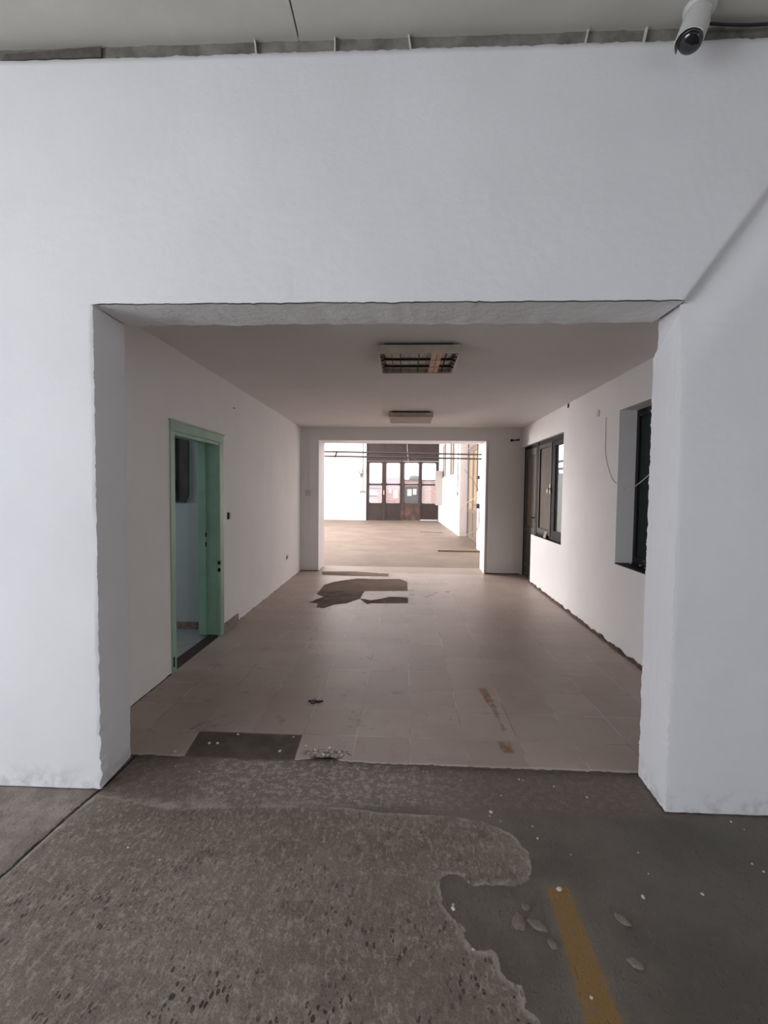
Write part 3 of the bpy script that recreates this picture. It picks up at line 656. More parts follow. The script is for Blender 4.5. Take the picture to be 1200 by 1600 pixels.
# ------------------------------------------------------------------ small fittings on the passage walls
x = xl(4.97)
t = empty('light_switch', (x, 4.97, 1.20), label='half broken white light switch on the left wall beside the green frame', cat='light switch')
bm = bmesh.new(); box(bm, (x, 4.935, 1.165), (x+.010, 5.010, 1.245), 0, .004); obj('plate', bm, M['plastic'], t)
bm = bmesh.new(); box(bm, (x+.004, 4.925, 1.17), (x+.0115, 4.958, 1.24)); obj('open_half', bm, M['dark_hole'], t)
bm = bmesh.new(); box(bm, (x+.010, 4.968, 1.180), (x+.016, 5.000, 1.230), 0, .002); obj('rocker', bm, M['camwhite'], t)
x = xl(7.55)
t = empty('wall_socket', (x, 7.55, .40), label='small white socket low on the left wall near the far opening', cat='socket')
bm = bmesh.new(); box(bm, (x, 7.51, .365), (x+.010, 7.60, .440), 0, .003); obj('plate', bm, M['plastic'], t)
bm = bmesh.new(); lathe(bm, [(.022, 0), (.022, .003)], (x+.009, 7.545, .402), (1, 0, 0), 16); obj('insert', bm, M['dark_hole'], t)
bm = bmesh.new(); tube(bm, [(xl(5.12), 5.12, 2.358), (xl(5.12)+.02, 5.12, 2.35)], .004, 8, False)
prop(obj('nail', bm, M['darkmetal']), 'small nail high on the left wall past the green frame', 'nail')
x = xr(5.18)
bm = bmesh.new(); lathe(bm, [(.036, 0), (.036, .006), (.030, .012), (.0, .013)], (x, 5.18, 2.322), (-1, 0, 0), 20)
prop(obj('junction_cover', bm, M['plastic'], smooth=False), 'round white junction cover on the right wall', 'cover')
x = xr(6.16)
bm = bmesh.new(); lathe(bm, [(.030, 0), (.030, .004), (.024, .005), (.0, .003)], (x, 6.16, 2.570), (-1, 0, 0), 20)
prop(obj('open_junction_hole', bm, M['dark_hole']), 'black open junction hole high on the right wall near the ceiling', 'hole')
# white box and conduit on the left end-wall pier
t = empty('surface_conduit', (-1.765, BY0-.012, 1.40), label='white painted conduit with a small box on the end wall left of the opening', cat='conduit')
bm = bmesh.new(); tube(bm, [(-1.765, BY0-.020, CZ), (-1.765, BY0-.020, 1.47)], .009, 8, False); obj('conduit', bm, M['wall'], t)
bm = bmesh.new(); box(bm, (-1.81, BY0-.045, 1.37), (-1.725, BY0-.011, 1.47), 0, .006); obj('box', bm, M['plastic'], t)
t = empty('pipe_stub', (1.93, BY0, 2.385), label='dark pipe stub with a round end on the end wall by the right corner', cat='pipe stub')
bm = bmesh.new(); tube(bm, [(1.97, BY0-.02, 2.392), (1.84, BY0-.05, 2.380)], .012, 10, False); obj('rod', bm, M['darkmetal'], t)
bm = bmesh.new(); lathe(bm, [(.02, 0), (.024, .01), (.018, .03)], (1.85, BY0-.048, 2.381), (-1, -.2, 0), 14); obj('end_cap', bm, M['dark_hole'], t)
bm = bmesh.new(); box(bm, (1.955, BY0-.04, 2.375), (1.975, BY0, 2.41), 0, .002); obj('wall_bracket', bm, M['darkmetal'], t)
# thin cable across the near window reveal
bm = bmesh.new()
pts = [(xr(5)-.006, 4.97, 2.25), (xr(5)-.006, 4.965, 2.05), (xr(5)-.006, 4.95, 1.863), (xr(4.8)-.006, 4.80, 1.646), (xr(4.7)-.006, 4.675, 1.58)]
tube(bm, pts, .0025, 6)
prop(obj('thin_grey_cable', bm, M['conduit']), 'thin grey cable running down the right wall to the near window', 'cable')
bm = bmesh.new()
pts = [(xr(4.7)+.03, 4.60, 1.535), (xr(4.6)-.0, 4.51, 1.508), (xr(4.5)-.01, 4.40, 1.516), (xr(4.3)-.02, 4.22, 1.567), (xr(4.2)-.02, 4.10, 1.614), (xr(4.1)-.02, 3.98, 1.67), (xr(3.9)-.005, 3.85, 1.78)]
tube(bm, pts, .0042, 8)
prop(obj('white_cable', bm, M['cable_white']), 'loose white cable hanging in front of the near right window', 'cable')

# ------------------------------------------------------------------ right wall: door and windows
def yframe(bm, x0, x1, y0, y1, z0, z1, w, top=None, bot=None, bev=.003):
    """rectangular frame lying in the plane of the wall (yz)"""
    top = top or w; bot = bot or w
    box(bm, (x0, y0, z0), (x1, y0+w, z1), 0, bev); box(bm, (x0, y1-w, z0), (x1, y1, z1), 0, bev)
    box(bm, (x0, y0+w, z1-top), (x1, y1-w, z1), 0, bev); box(bm, (x0, y0+w, z0), (x1, y1-w, z0+bot), 0, bev)
xd = xr(8.2) + .055
t = empty('door_2', (xd, 8.27, 0), label='grey green half glazed door in the far corner of the right wall', cat='door', kind='structure')
bm = bmesh.new(); yframe(bm, xd, xd+.07, 7.762, 8.60, -.01, 2.262, .05, .05, .001); obj('door_frame', bm, M['dark_frame'], t)
bm = bmesh.new(); y0, y1 = 7.815, 8.55
box(bm, (xd+.008, y0, .02), (xd+.05, y0+.095, 2.21), 0, .003); box(bm, (xd+.008, y1-.09, .02), (xd+.05, y1, 2.21), 0, .003)
for a, c in ((2.09, 2.21), (.80, .90), (.20, .26), (.02, .10)): box(bm, (xd+.008, y0+.095, a), (xd+.05, y1-.09, c), 0, .003)
lf = obj('leaf', bm, M['door_leaf'], t)
bm = bmesh.new(); box(bm, (xd+.026, y0+.09, .9), (xd+.032, y1-.085, 2.09)); obj('glass_pane', bm, M['glass_frost'], lf)
bm = bmesh.new(); box(bm, (xd+.020, y0+.09, .26), (xd+.036, y1-.085, .80)); box(bm, (xd+.020, y0+.09, .10), (xd+.036, y1-.085, .20)); obj('lower_panel', bm, M['door_leaf'], lf)
bm = bmesh.new(); box(bm, (xd-.002, y0+.028, .98), (xd+.008, y0+.062, 1.14), 0, .002)
tube(bm, [(xd+.004, y0+.045, 1.07), (xd-.045, y0+.045, 1.07), (xd-.052, y0+.09, 1.068), (xd-.05, y0+.16, 1.055)], .009, 8); obj('handle', bm, M['darkmetal'], lf)

xw = xr(7.2) + .05
t = empty('window_1', (xw, 7.2, .8), label='dark framed two sash window beside the grey green door', cat='window', kind='structure')
bm = bmesh.new(); yframe(bm, xw, xw+.07, WB0+.0, WM, .80, 2.262, .05, .055, .05); box(bm, (xw, 6.89, .84), (xw+.06, 6.95, 2.21), 0, .003)
box(bm, (xw-.012, 7.64, .80), (xw+.05, 7.76, 2.262), 0, .003)
obj('window_frame', bm, M['dark_frame'], t)
bm = bmesh.new(); yframe(bm, xw-.010, xw+.04, 6.955, 7.63, .85, 2.205, .062, .06, .08); s1 = obj('sash', bm, M['brown_sash'], t)
bm = bmesh.new(); box(bm, (xw+.012, 7.01, .92), (xw+.018, 7.575, 2.15)); obj('glass_pane', bm, M['glass_frost'], s1)
bm = bmesh.new(); box(bm, (xw-.018, 6.968, 1.46), (xw-.009, 6.998, 1.60), 0, .002); tube(bm, [(xw-.012, 6.982, 1.53), (xw-.045, 6.982, 1.53), (xw-.05, 6.985, 1.47)], .008, 8); obj('handle', bm, M['brass'], s1)
bm = bmesh.new(); yframe(bm, xw+.0, xw+.05, 6.355, 6.885, .85, 2.205, .06, .07, .09); s2 = obj('sash', bm, M['dark_frame'], t)
bm = bmesh.new(); box(bm, (xw+.022, 6.41, .93), (xw+.028, 6.83, 2.14)); obj('glass_pane', bm, M['glass_clear'], s2)
bm = bmesh.new(); box(bm, (xr(7.2)+.0, WB0+.001, .800), (xw+.01, WM-.12, .812))
obj('window_sill', bm, M['dark_frame'], t)
# grey folded card and black clip on that sill
t = empty('folded_card', (xr(7.13)+.02, 7.13, .812), label='grey folded card leaning on the sill under the brown sash', cat='card')
bm = bmesh.new(); X0 = xr(7.13)+.012
prism_y(bm, [(X0, .8125), (X0+.004, .8125), (X0+.030, .905), (X0+.026, .907)], 7.07, 7.19); obj('front_flap', bm, M['card'], t)
bm = bmesh.new(); prism_y(bm, [(X0+.048, .8125), (X0+.052, .8125), (X0+.030, .906), (X0+.0265, .904)], 7.07, 7.19); obj('rear_flap', bm, M['darkmetal'], t)

xw = xr(4.0) + .165
t = empty('window_2', (xw, 4.0, .81), label='dark window in the deep reveal next to the right pier', cat='window', kind='structure')
bm = bmesh.new(); yframe(bm, xw, xw+.06, WA0, WA1, .812, 2.27, .028, .035, .045); box(bm, (xw, 3.95, .85), (xw+.05, 4.02, 2.23), 0, .003); obj('window_frame', bm, M['black_frame'], t)
for a, c in ((3.18, 3.95), (4.02, 4.64)):
    bm = bmesh.new(); yframe(bm, xw-.004, xw+.035, a, c, .858, 2.234, .032); s = obj('sash', bm, M['black_frame'], t)
    bm = bmesh.new(); box(bm, (xw+.012, a+.025, .88), (xw+.018, c-.025, 2.21)); obj('glass_pane', bm, M['glass_dark'], s)
bm = bmesh.new(); box(bm, (xr(4.0)+.002, WA0, .812), (xw, WA1, .822)); obj('window_sill', bm, M['dark_frame'], t)
for i, y in enumerate((4.45, 4.30, 4.55)):
    bm = bmesh.new(); bmesh.ops.create_icosphere(bm, subdivisions=2, radius=.009)
    for v in bm.verts: v.co = Vector((v.co.x*1.2, v.co.y*1.5, v.co.z*.7)) * (1+.35*nz(v.co.x, i, v.co.z, 60)) + Vector((xw-.03-.02*i, y, .832))
    prop(obj('plaster_crumb', bm, M['chip']), ['middle', 'nearest', 'farthest'][i] + ' plaster crumb on the sill of the dark near right window', 'plaster crumb', 'plaster crumbs on the near right window sill')

# ------------------------------------------------------------------ security camera
ctr = Vector((1.165, 2.135, 3.425))
t = empty('security_camera', (1.19, 2.17, HZ), label='white security camera with dark lens under the hall ceiling', cat='security camera')
bm = bmesh.new(); lathe(bm, [(.062, 0), (.062, .018), (.050, .026)], (1.20, 2.16, HZ), (0, 0, -1), 28); obj('ceiling_base', bm, M['camwhite'], t, True)
bm = bmesh.new(); tube(bm, [(1.20, 2.16, HZ-.015), (1.195, 2.155, 3.47), (1.18, 2.145, 3.44)], .024, 14); obj('arm', bm, M['camwhite'], t, True)
ax = Vector((-.38, -.30, -.88)).normalized(); back = Vector((1.185, 2.14, 3.455))
bm = bmesh.new(); lathe(bm, [(.030, -.01), (.043, .0), (.047, .02), (.047, .115), (.044, .128), (.038, .128)], back, ax, 32); obj('housing', bm, M['camwhite'], t, True)
bm = bmesh.new(); lathe(bm, [(.0445, .110), (.0445, .138), (.040, .142)], back, ax, 32); obj('front_ring', bm, M['ring'], t, True)
bm = bmesh.new(); lathe(bm, [(.040, .130), (.040, .142), (.034, .150), (.018, .154), (.004, .155)], back, ax, 32); obj('lens_cover', bm, M['lens'], t, True)
bm = bmesh.new(); q = ax.to_track_quat('Z', 'Y')
R_ = .054; sh = []
for h in (-.005, .150):
    sh.append([bm.verts.new(back + q @ Vector((rr*math.cos(a), rr*math.sin(a), h))) for rr in (R_, R_+.004) for a in [math.pi*(.15 + .95*k/16) - .2 for k in range(17)]])
for k in range(16):
    for o_ in (0, 17): bm.faces.new((sh[0][o_+k], sh[0][o_+k+1], sh[1][o_+k+1], sh[1][o_+k]))
for h in (0, 1):
    for k in range(16): bm.faces.new((sh[h][k], sh[h][k+1], sh[h][17+k+1], sh[h][17+k]))
obj('sunshield', bm, M['camwhite'], t, False)
bm = bmesh.new(); tube(bm, [(1.20, 2.19, HZ-.01), (1.26, 2.215, 3.512), (1.45, 2.222, 3.505), (1.75, 2.224, 3.515), (2.3, 2.225, 3.51)], .006, 8)
prop(obj('camera_cable', bm, M['cable_black']), 'dark cable along the ceiling joint right of the security camera', 'cable')

# ------------------------------------------------------------------ far room
bm = bmesh.new()
def wf(y0, y1, z0, z1, t=.28, off=0.0): prism(bm, [(xf(y0)+off, y0), (xf(y0)+off+t, y0), (xf(y1)+off+t, y1), (xf(y1)+off, y1)], z0, z1)
wf(BY1, 12.3, 0, 4.5, .5); wf(12.3, 15.6, 0, 4.5, .2, .27)
wf(15.6, 17.0, 0, 4.5, .5); wf(18.84, 19.75, 0, 4.5); wf(21.5, 23.2, 0, 4.5); wf(17.0, 18.84, 0, 2.0); wf(19.75, 21.5, 0, 2.0); wf(17.0, 18.84, 3.5, 4.5); wf(19.75, 21.5, 3.5, 4.5)
prop(obj('wall_right', bm, M['far_wall']), 'bright right wall of the far room with two high windows', 'wall', kind='structure')
FDY = 23.0; FL, FR, FT = -1.915, 1.548, 3.72
bm = bmesh.new(); box(bm, (-8.2, FDY, 0), (FL, FDY+.25, 4.5)); box(bm, (FL, FDY, FT), (FR, FDY+.25, 4.5)); box(bm, (FR, FDY+.01, 0), (2.4, FDY+.25, 4.5))
prop(obj('wall_far', bm, M['far_wall']), 'bright white end wall of the far room around the brown doors', 'wall', kind='structure')
bm = bmesh.new(); box(bm, (-8.2, BY1, 0), (-8.0, FDY+.25, 4.5))
prop(obj('wall_left', bm, M['far_wall']), 'left wall of the far room', 'wall', kind='structure')
bm = bmesh.new(); box(bm, (-8.2, BY1-.4, 4.5), (2.6, FDY+.25, 4.65))
prop(obj('ceiling', bm, M['far_wall']), 'high ceiling of the far room', 'ceiling', kind='structure')
for i, (y0, y1) in enumerate(((19.75, 21.5), (17.0, 18.84))):
    x = xf((y0+y1)/2) + .012
    t = empty('window_%d' % (i+3), (x, (y0+y1)/2, 2.0), label=['high grey window in the far room nearer the brown doors', 'high grey window in the far room nearer the pilaster'][i], cat='window', kind='structure')
    bm = bmesh.new(); yframe(bm, x, x+.05, y0, y1, 2.0, 3.5, .06, bev=.002); box(bm, (x, (y0+y1)/2-.03, 2.05), (x+.04, (y0+y1)/2+.03, 3.45)); obj('window_frame', bm, M['white_metal'], t)
    bm = bmesh.new(); box(bm, (x+.018, y0+.05, 2.05), (x+.024, y1-.05, 3.45)); obj('glass_pane', bm, M['glass_far'], t)
# recess door
x = xf(14) + .20
t = empty('door_3', (x, 14.2, 0), label='beige glazed double door in the recess of the far room', cat='door', kind='structure')
bm = bmesh.new(); yframe(bm, x, x+.06, 12.32, 15.58, 0, 3.45, .10, .12, .01); obj('door_frame', bm, M['brown_sash'], t)
for k, (a, c) in enumerate(((12.43, 13.42), (13.44, 14.44), (14.46, 15.47))):
    bm = bmesh.new(); yframe(bm, x+.01, x+.05, a, c, .02, 2.78, .12, .12, .10); box(bm, (x+.01, a+.12, .82), (x+.05, c-.12, .92)); lf = obj('leaf', bm, M['beige_door'], t)
    bm = bmesh.new(); box(bm, (x+.026, a+.11, .92), (x+.032, c-.11, 2.67)); obj('glass_pane', bm, M['glass_beige'], lf)
    bm = bmesh.new(); box(bm, (x+.022, a+.11, .12), (x+.036, c-.11, .82)); obj('lower_panel', bm, M['beige_door'], lf)
bm = bmesh.new(); box(bm, (x+.02, 12.42, 2.84), (x+.03, 15.48, 3.34)); obj('transom_pane', bm, M['glass_beige'], t)
bm = bmesh.new(); box(bm, (x-.0, 12.42, 2.78), (x+.055, 15.48, 2.86)); obj('transom_bar', bm, M['beige_door'], t)

# brown folding doors
t = empty('door_4', ((FL+FR)/2, FDY+.06, 0), label='tall dark brown four leaf glazed doors at the end of the far room', cat='door', kind='structure')
bm = bmesh.new(); Y0, Y1 = FDY+.03, FDY+.11
box(bm, (FL, Y0-.03, 0), (FL+.055, Y1, FT), 0, .004); box(bm, (FR-.03, Y0-.03, 0), (FR+.01, Y1, FT), 0, .004); box(bm, (FL, Y0-.01, 2.86), (FR, Y1, 2.98), 0, .004); box(bm, (FL, Y0-.01, FT-.06), (FR, Y1, FT), 0, .004)
obj('door_frame', bm, M['brown_door'], t)
for a, c in ((FL+.05, -1.06), (-1.05, -.20), (-.19, .665), (.675, FR-.02)):
    bm = bmesh.new(); box(bm, (a+.005, Y0+.015, 2.985), (c-.005, Y1-.01, FT-.065), 0, .006); box(bm, (a-.008, Y0, 2.985), (a+.03, Y1, FT-.065)); obj('header_panel', bm, M['brown_door'], t)
leaves = [(-1.86, -1.062, -1.771, -1.156, .02, 'brown_door'), (-1.052, -.205, -.956, -.297, .02, 'brown_door'), (-.195, .667, -.083, .589, .03, 'rusty_door'), (.677, 1.52, .757, 1.411, .075, 'brown_door')]
def corner(bm, x, z, sx, sz, r=.07):
    pts = [(x, z)] + [(x + sx*r*(1-math.cos(u)), z + sz*r*(1-math.sin(u))) for u in [math.pi/2*k/5 for k in range(6)]][::-1]
    prism_y(bm, pts, Y0+.012, Y1-.012)
for a, c, g0, g1, zb, mt in leaves:
    bm = bmesh.new()
    box(bm, (a, Y0, zb), (g0, Y1-.01, 2.85), 0, .004); box(bm, (g1, Y0, zb), (c, Y1-.01, 2.85), 0, .004)
    box(bm, (g0, Y0, 2.77), (g1, Y1-.01, 2.85)); box(bm, (g0, Y0, 1.70), (g1, Y1-.01, 1.775)); box(bm, (g0, Y0, .74), (g1, Y1-.01, .84)); box(bm, (g0, Y0, zb), (g1, Y1-.01, zb+.09))
    for z, s in ((2.77, -1), (1.775, 1), (1.70, -1), (.84, 1)):
        corner(bm, g0, z, 1, s); corner(bm, g1, z, -1, s)
    lf = obj('leaf', bm, M[mt], t)
    bm = bmesh.new(); box(bm, (g0-.01, Y0+.03, zb+.08), (g1+.01, Y0+.05, .75)); obj('lower_panel', bm, M[mt], lf)
    for z0, z1 in ((1.77, 2.78), (.83, 1.71)):
        bm = bmesh.new(); box(bm, (g0-.01, Y0+.035, z0), (g1+.01, Y0+.040, z1)); obj('glass_pane', bm, M['glass_clear'], lf)
for x in (-1.057, -.20, .671):
    bm = bmesh.new(); box(bm, (x-.022, Y0+.03, .02), (x+.022, Y1+.01, FT-.02)); obj('astragal', bm, M['brown_door'], t)
bm = bmesh.new(); box(bm, (-.235, Y0-.012, 0.02), (-.16, Y0+.0, .85)); box(bm, (-1.09, Y0-.012, .02), (-1.04, Y0, .55)); obj('worn_edge', bm, M['rusty_door'], t)['label'] = 'scraped rusty edge between two leaves'
bm = bmesh.new(); box(bm, (-1.085, Y0-.03, 1.25), (-1.045, Y0, 1.45), 0, .004); obj('handle', bm, M['brass'], t)
for i, (x, z, w, h) in enumerate([(.06, 1.30, .21, .32), (.33, 1.34, .17, .28), (-.62, 1.22, .24, .42), (-.83, 1.38, .13, .2)]):
    bm = bmesh.new(); box(bm, (x, Y0+.028, z-h/2+.06), (x+w, Y0+.033, z+h/2+.06))
    prop(obj('paper_notice', bm, M['paper']), ['larger paper notice taped to the glass of the third brown leaf', 'smaller paper notice taped to the glass of the third brown leaf', 'large pale paper taped low on the glass of the second brown leaf', 'small pale paper at the left of the second brown leaf glass'][i], 'notice', 'papers taped to the brown doors')

# electric cabinet on the far right wall
x = xf(21.3); t = empty('electric_cabinet', (x, 21.4, .82), label='tall white electric cabinet on the far right wall beside the brown doors', cat='electric cabinet')
bm = bmesh.new(); box(bm, (x-.27, 21.16, .82), (x+.01, 21.62, 2.33), 0, .01); obj('cabinet_body', bm, M['cab'], t)
bm = bmesh.new(); box(bm, (x-.295, 21.17, .85), (x-.272, 21.61, 2.30), 0, .006); obj('door', bm, M['cab'], t)
bm = bmesh.new(); box(bm, (x-.305, 21.2, 1.5), (x-.294, 21.23, 1.65)); obj('latch', bm, M['darkmetal'], t)
# fan
t = empty('wall_fan', (-2.13, 22.98, 2.2), label='small cream wall fan left of the brown doors', cat='fan')
fc_ = Vector((-2.27, 22.72, 2.36)); fax = Vector((-.25, -1, .05)).normalized(); fq = fax.to_track_quat('Z', 'Y')
bm = bmesh.new()
for r, h in ((.17, .0), (.15, .045), (.09, .06), (.16, -.04)):
    tube(bm, [fc_ + fq @ Vector((r*math.cos(a), r*math.sin(a), h)) for a in [2*math.pi*k/24 for k in range(25)]], .006, 6, False)
for k in range(18):
    a = 2*math.pi*k/18; d = Vector((math.cos(a), math.sin(a), 0))
    tube(bm, [fc_ + fq @ (d*.03 + Vector((0, 0, .062))), fc_ + fq @ (d*.11 + Vector((0, 0, .058))), fc_ + fq @ (d*.17), fc_ + fq @ (d*.14 + Vector((0, 0, -.05)))], .0035, 5)
obj('guard', bm, M['cream_metal'], t)
for k in range(3):
    bm = bmesh.new(); a = 2*math.pi*k/3
    pr = [(.03, -.02, .02), (.08, -.055, .03), (.13, -.05, .028), (.145, .0, .0), (.12, .04, -.02), (.04, .02, -.015)]
    ca, sa = math.cos(a), math.sin(a)
    lo = [bm.verts.new(fc_ + fq @ Vector((p[0]*ca-p[1]*sa, p[0]*sa+p[1]*ca, p[2]))) for p in pr]; hi = [bm.verts.new(v.co + fax*.004) for v in lo]
    bm.faces.new(lo[::-1]); bm.faces.new(hi)
    for q_ in range(6): bm.faces.new((lo[q_], lo[(q_+1) % 6], hi[(q_+1) % 6], hi[q_]))
    obj('blade', bm, M['cream_metal'], t)
bm = bmesh.new(); lathe(bm, [(.03, .03), (.045, .01), (.05, -.08), (.03, -.13)], fc_, fax, 18); obj('motor', bm, M['cream_metal'], t, True)
bm = bmesh.new(); tube(bm, [fc_ - fax*.08, (-2.2, 22.85, 2.22), (-2.13, 22.985, 2.16)], .02, 10); box(bm, (-2.2, 22.97, 2.05), (-2.07, 23.0, 2.24), 0, .004); obj('bracket', bm, M['conduit'], t)
for i, (x, zt_, zb_) in enumerate([(-4.12, 3.9, 1.22), (-2.08, 3.9, 1.38)]):
    t = empty('wall_conduit', (x, FDY-.02, zb_), label=['pale conduit ending in a socket pair at the left of the far white wall', 'pale conduit ending in a socket pair beneath the wall fan'][i], cat='conduit', group='conduits on the far white wall')
    bm = bmesh.new(); tube(bm, [(x, FDY-.018, zt_), (x, FDY-.018, zb_)], .018, 8, False); obj('conduit', bm, M['conduit'], t)
    bm = bmesh.new(); box(bm, (x-.14, FDY-.05, zb_-.06), (x-.01, FDY, zb_+.04), 0, .006); box(bm, (x+.01, FDY-.05, zb_-.06), (x+.14, FDY, zb_+.04), 0, .006); obj('socket', bm, M['conduit'], t)
x = xf(16); t = empty('wall_conduit', (x, 16.0, 1.35), label='grey conduit with a small socket on the far right wall before the high windows', cat='conduit')
bm = bmesh.new(); tube(bm, [(x-.02, 16.0, 3.9), (x-.02, 16.0, 1.4)], .016, 8, False); obj('conduit', bm, M['conduit'], t)
bm = bmesh.new(); box(bm, (x-.05, 15.94, 1.32), (x, 16.06, 1.44), 0, .005); obj('socket', bm, M['conduit'], t)
x = xf(15.8); bm = bmesh.new(); box(bm, (x-.012, 15.65, 1.93), (x, 15.95, 1.96)); tube(bm, [(x-.01, 15.75, 1.94), (x-.04, 15.85, 1.75), (x-.01, 15.98, 1.68)], .008, 6)
prop(obj('cable_bracket', bm, M['conduit']), 'short bracket with a drooping wire on the far right wall by the pilaster', 'bracket')
# wires hanging above the brown doors
bm = bmesh.new(); tube(bm, [(.02, 22.95, 3.86), (.03, 22.96, 3.5), (.06, 22.96, 3.1), (.10, 22.96, 2.80)], .012, 6)
prop(obj('hanging_wire', bm, M['cable_beige']), 'pale wire dangling in front of the brown door header', 'wire')

# twin pipes across the far room
for i, (zL, zR) in enumerate(((2.283, 2.236), (2.188, 2.146))):
    bm = bmesh.new(); sl = (zR-zL)/(1.63+1.87)
    tube(bm, [(-7.95, 10.2, zL - sl*6.1), (xf(10.2)+.01, 10.2, zR+.01)], .017, 10, False)
    prop(obj('ceiling_pipe', bm, M['pipe']), ['upper of the two thin grey pipes crossing the far room', 'lower of the two thin grey pipes crossing the far room'][i], 'pipe', 'twin pipes crossing the far room')
bm = bmesh.new(); prism_y(bm, [(-1.535, 2.165), (-1.505, 2.165), (-1.455, 2.295), (-1.485, 2.295)], 10.16, 10.184)
prop(obj('pipe_clip', bm, M['cable_black']), 'black slanted clip joining the twin pipes', 'clip')

# cables on the near right of the far room
def onwall(L, off=.015): return [(xf(y)-off - (.12 if y > 12.35 else 0)*0, y, z) for y, z in L]
cabs = [('black_cable', [(12.26, 3.0), (12.27, 2.42), (12.27, 2.095), (12.27, 1.85), (12.26, 1.47)], .012, 'cable_black', 'black cable hanging straight down the wall right of the beige door'),
 ('black_cable', [(14.6, 2.122), (13.7, 1.927), (13.0, 1.778), (12.48, 1.602), (12.1, 1.5), (11.90, 1.36)], .007, 'cable_black', 'black cable sagging from the beige door to the wall corner'),
 ('beige_cable', [(15.4, .831), (14.46, 1.065), (13.6, 1.182), (12.86, 1.265), (12.2, 1.337)], .010, 'cable_beige', 'beige cable stretched across the beige door'),
 ('black_cable', [(13.4, 1.164), (12.7, 1.121), (12.11, 1.112)], .008, 'cable_black', 'short black cable leading into the black box'),
 ('grey_cable', [(12.02, 1.04), (11.94, .731), (12.2, .52), (12.9, .375), (13.8, .237), (13.87, .05)], .009, 'conduit', 'grey cable looping down to the floor below the black box')]
for nme, L, r, mt, lab in cabs:
    bm = bmesh.new(); tube(bm, onwall(L, r+.002), r, 7); prop(obj(nme, bm, M[mt]), lab, 'cable', 'loose cables at the beige door')
bm = bmesh.new(); x = xf(12.0); box(bm, (x-.07, 11.95, 1.05), (x, 12.09, 1.17), 0, .005)
prop(obj('junction_box', bm, M['cable_black']), 'black junction box on the wall right of the beige door', 'junction box')
bm = bmesh.new(); x = xf(12.1); box(bm, (x-.055, 12.0, 1.78), (x, 12.20, 1.86), 0, .005)
prop(obj('junction_box', bm, M['darkmetal']), 'dark clamp on the hanging cable above the black box', 'clamp')
# things on the far floor
bm = bmesh.new(); box(bm, (.788, 11.60, .013), (1.835, 11.68, .045), 0, .004)
prop(obj('wooden_lath', bm, M['wood']), 'brown wooden lath lying on the far room floor by the right wall', 'lath')
bm = bmesh.new(); tube(bm, [(.50, 16.85, .020), (.9, 16.72, .020), (1.25, 16.70, .020), (1.27, 16.45, .020)], .008, 6, False)
prop(obj('thin_rod', bm, M['wood']), 'thin bent rod lying farther back on the far room floor', 'rod')

# ------------------------------------------------------------------ chips, stones and scraps
chips = [(0.404,2.167),(0.448,2.135),(0.625,2.454),(0.487,2.32),(0.415,2.194),(0.585,2.11),(0.587,2.035),(0.985,1.978),(0.972,1.867),(0.897,1.753),(1.502,2.195),(1.528,2.147),(1.419,1.942),(1.437,1.904),(1.126,1.78),(0.188,1.663),(0.238,1.512),(0.034,2.428),(0.302,2.434),(0.606,2.459),(0.906,2.332),(-0.97,1.821),(-1.135,1.877),(-1.132,1.734),(-1.07,2.42),(-0.921,2.465),(-0.691,2.509),(-0.546,2.489),(-0.285,2.476),(-0.24,2.50),(0.19,1.68),(0.77,2.41),(-0.62,1.60),(0.70,1.95),(-1.22,2.46),(0.11,2.50)]
def rock(name, x, y, z, sx, sy, sz, mat, seed, rot=0.0, sub=2):
    bm = bmesh.new(); bmesh.ops.create_icosphere(bm, subdivisions=sub, radius=1)
    for v in bm.verts:
        k = 1 + .38*nz(v.co.x+seed*3.1, v.co.y, v.co.z+seed, 1.3)
        p = Vector((v.co.x*sx, v.co.y*sy, max(v.co.z, -.55)*sz))*k; v.co = Vector((p.x*math.cos(rot)-p.y*math.sin(rot), p.x*math.sin(rot)+p.y*math.cos(rot), p.z))
    zmin = min(v.co.z for v in bm.verts)
    for v in bm.verts: v.co.z -= zmin
    o = obj(name, bm, mat, smooth=(sub > 2)); o.location = (x, y, z); return o
def chipzone(x, y):
    if x > 1.3: return 'at the foot of the right pier'
    if x < -.8 and y < 2.3: return 'on the rough concrete near the slab joint'
    if y > 2.27: return 'on the mortar band before the tiles, ' + ('left part' if x < -.45 else 'middle part' if x < .25 else 'right part')
    if x > .85: return 'on the dark concrete right of the yellow stripe'
    if x > .3: return 'on the dark concrete behind the yellow stripe'
    return 'by the ragged edge left of the pebbles'
for i, (x, y) in enumerate(chips):
    s = random.uniform(.0035, .0075)
    if i in (4, 9, 15): s = .010
    prop(rock('plaster_chip', x, y, -.001, s, s*random.uniform(.6, 1.2), s*.5, M['chip'], i, random.uniform(0, 3), 1), 'tiny white plaster chip ' + chipzone(x, y), 'plaster chip', 'plaster chips ' + chipzone(x, y))
prop(rock('plaster_chip', .596, 1.77, -.001, .011, .008, .005, M['chip'], 50, .4), 'white chip at the top end of the yellow stripe', 'plaster chip')
prop(rock('plaster_chip', .568, 1.382, -.001, .006, .005, .003, M['chip'], 51, .4), 'small white chip lying on the yellow stripe', 'plaster chip')
tch = [(-0.561,2.693),(-0.5,2.649),(-0.443,2.60),(-0.42,2.675),(-0.359,2.638),(-0.34,2.605),(-1.002,2.809),(-0.66,2.80),(-1.133,2.697),(-1.085,2.701),(-1.28,2.58),(-.70,2.64)]
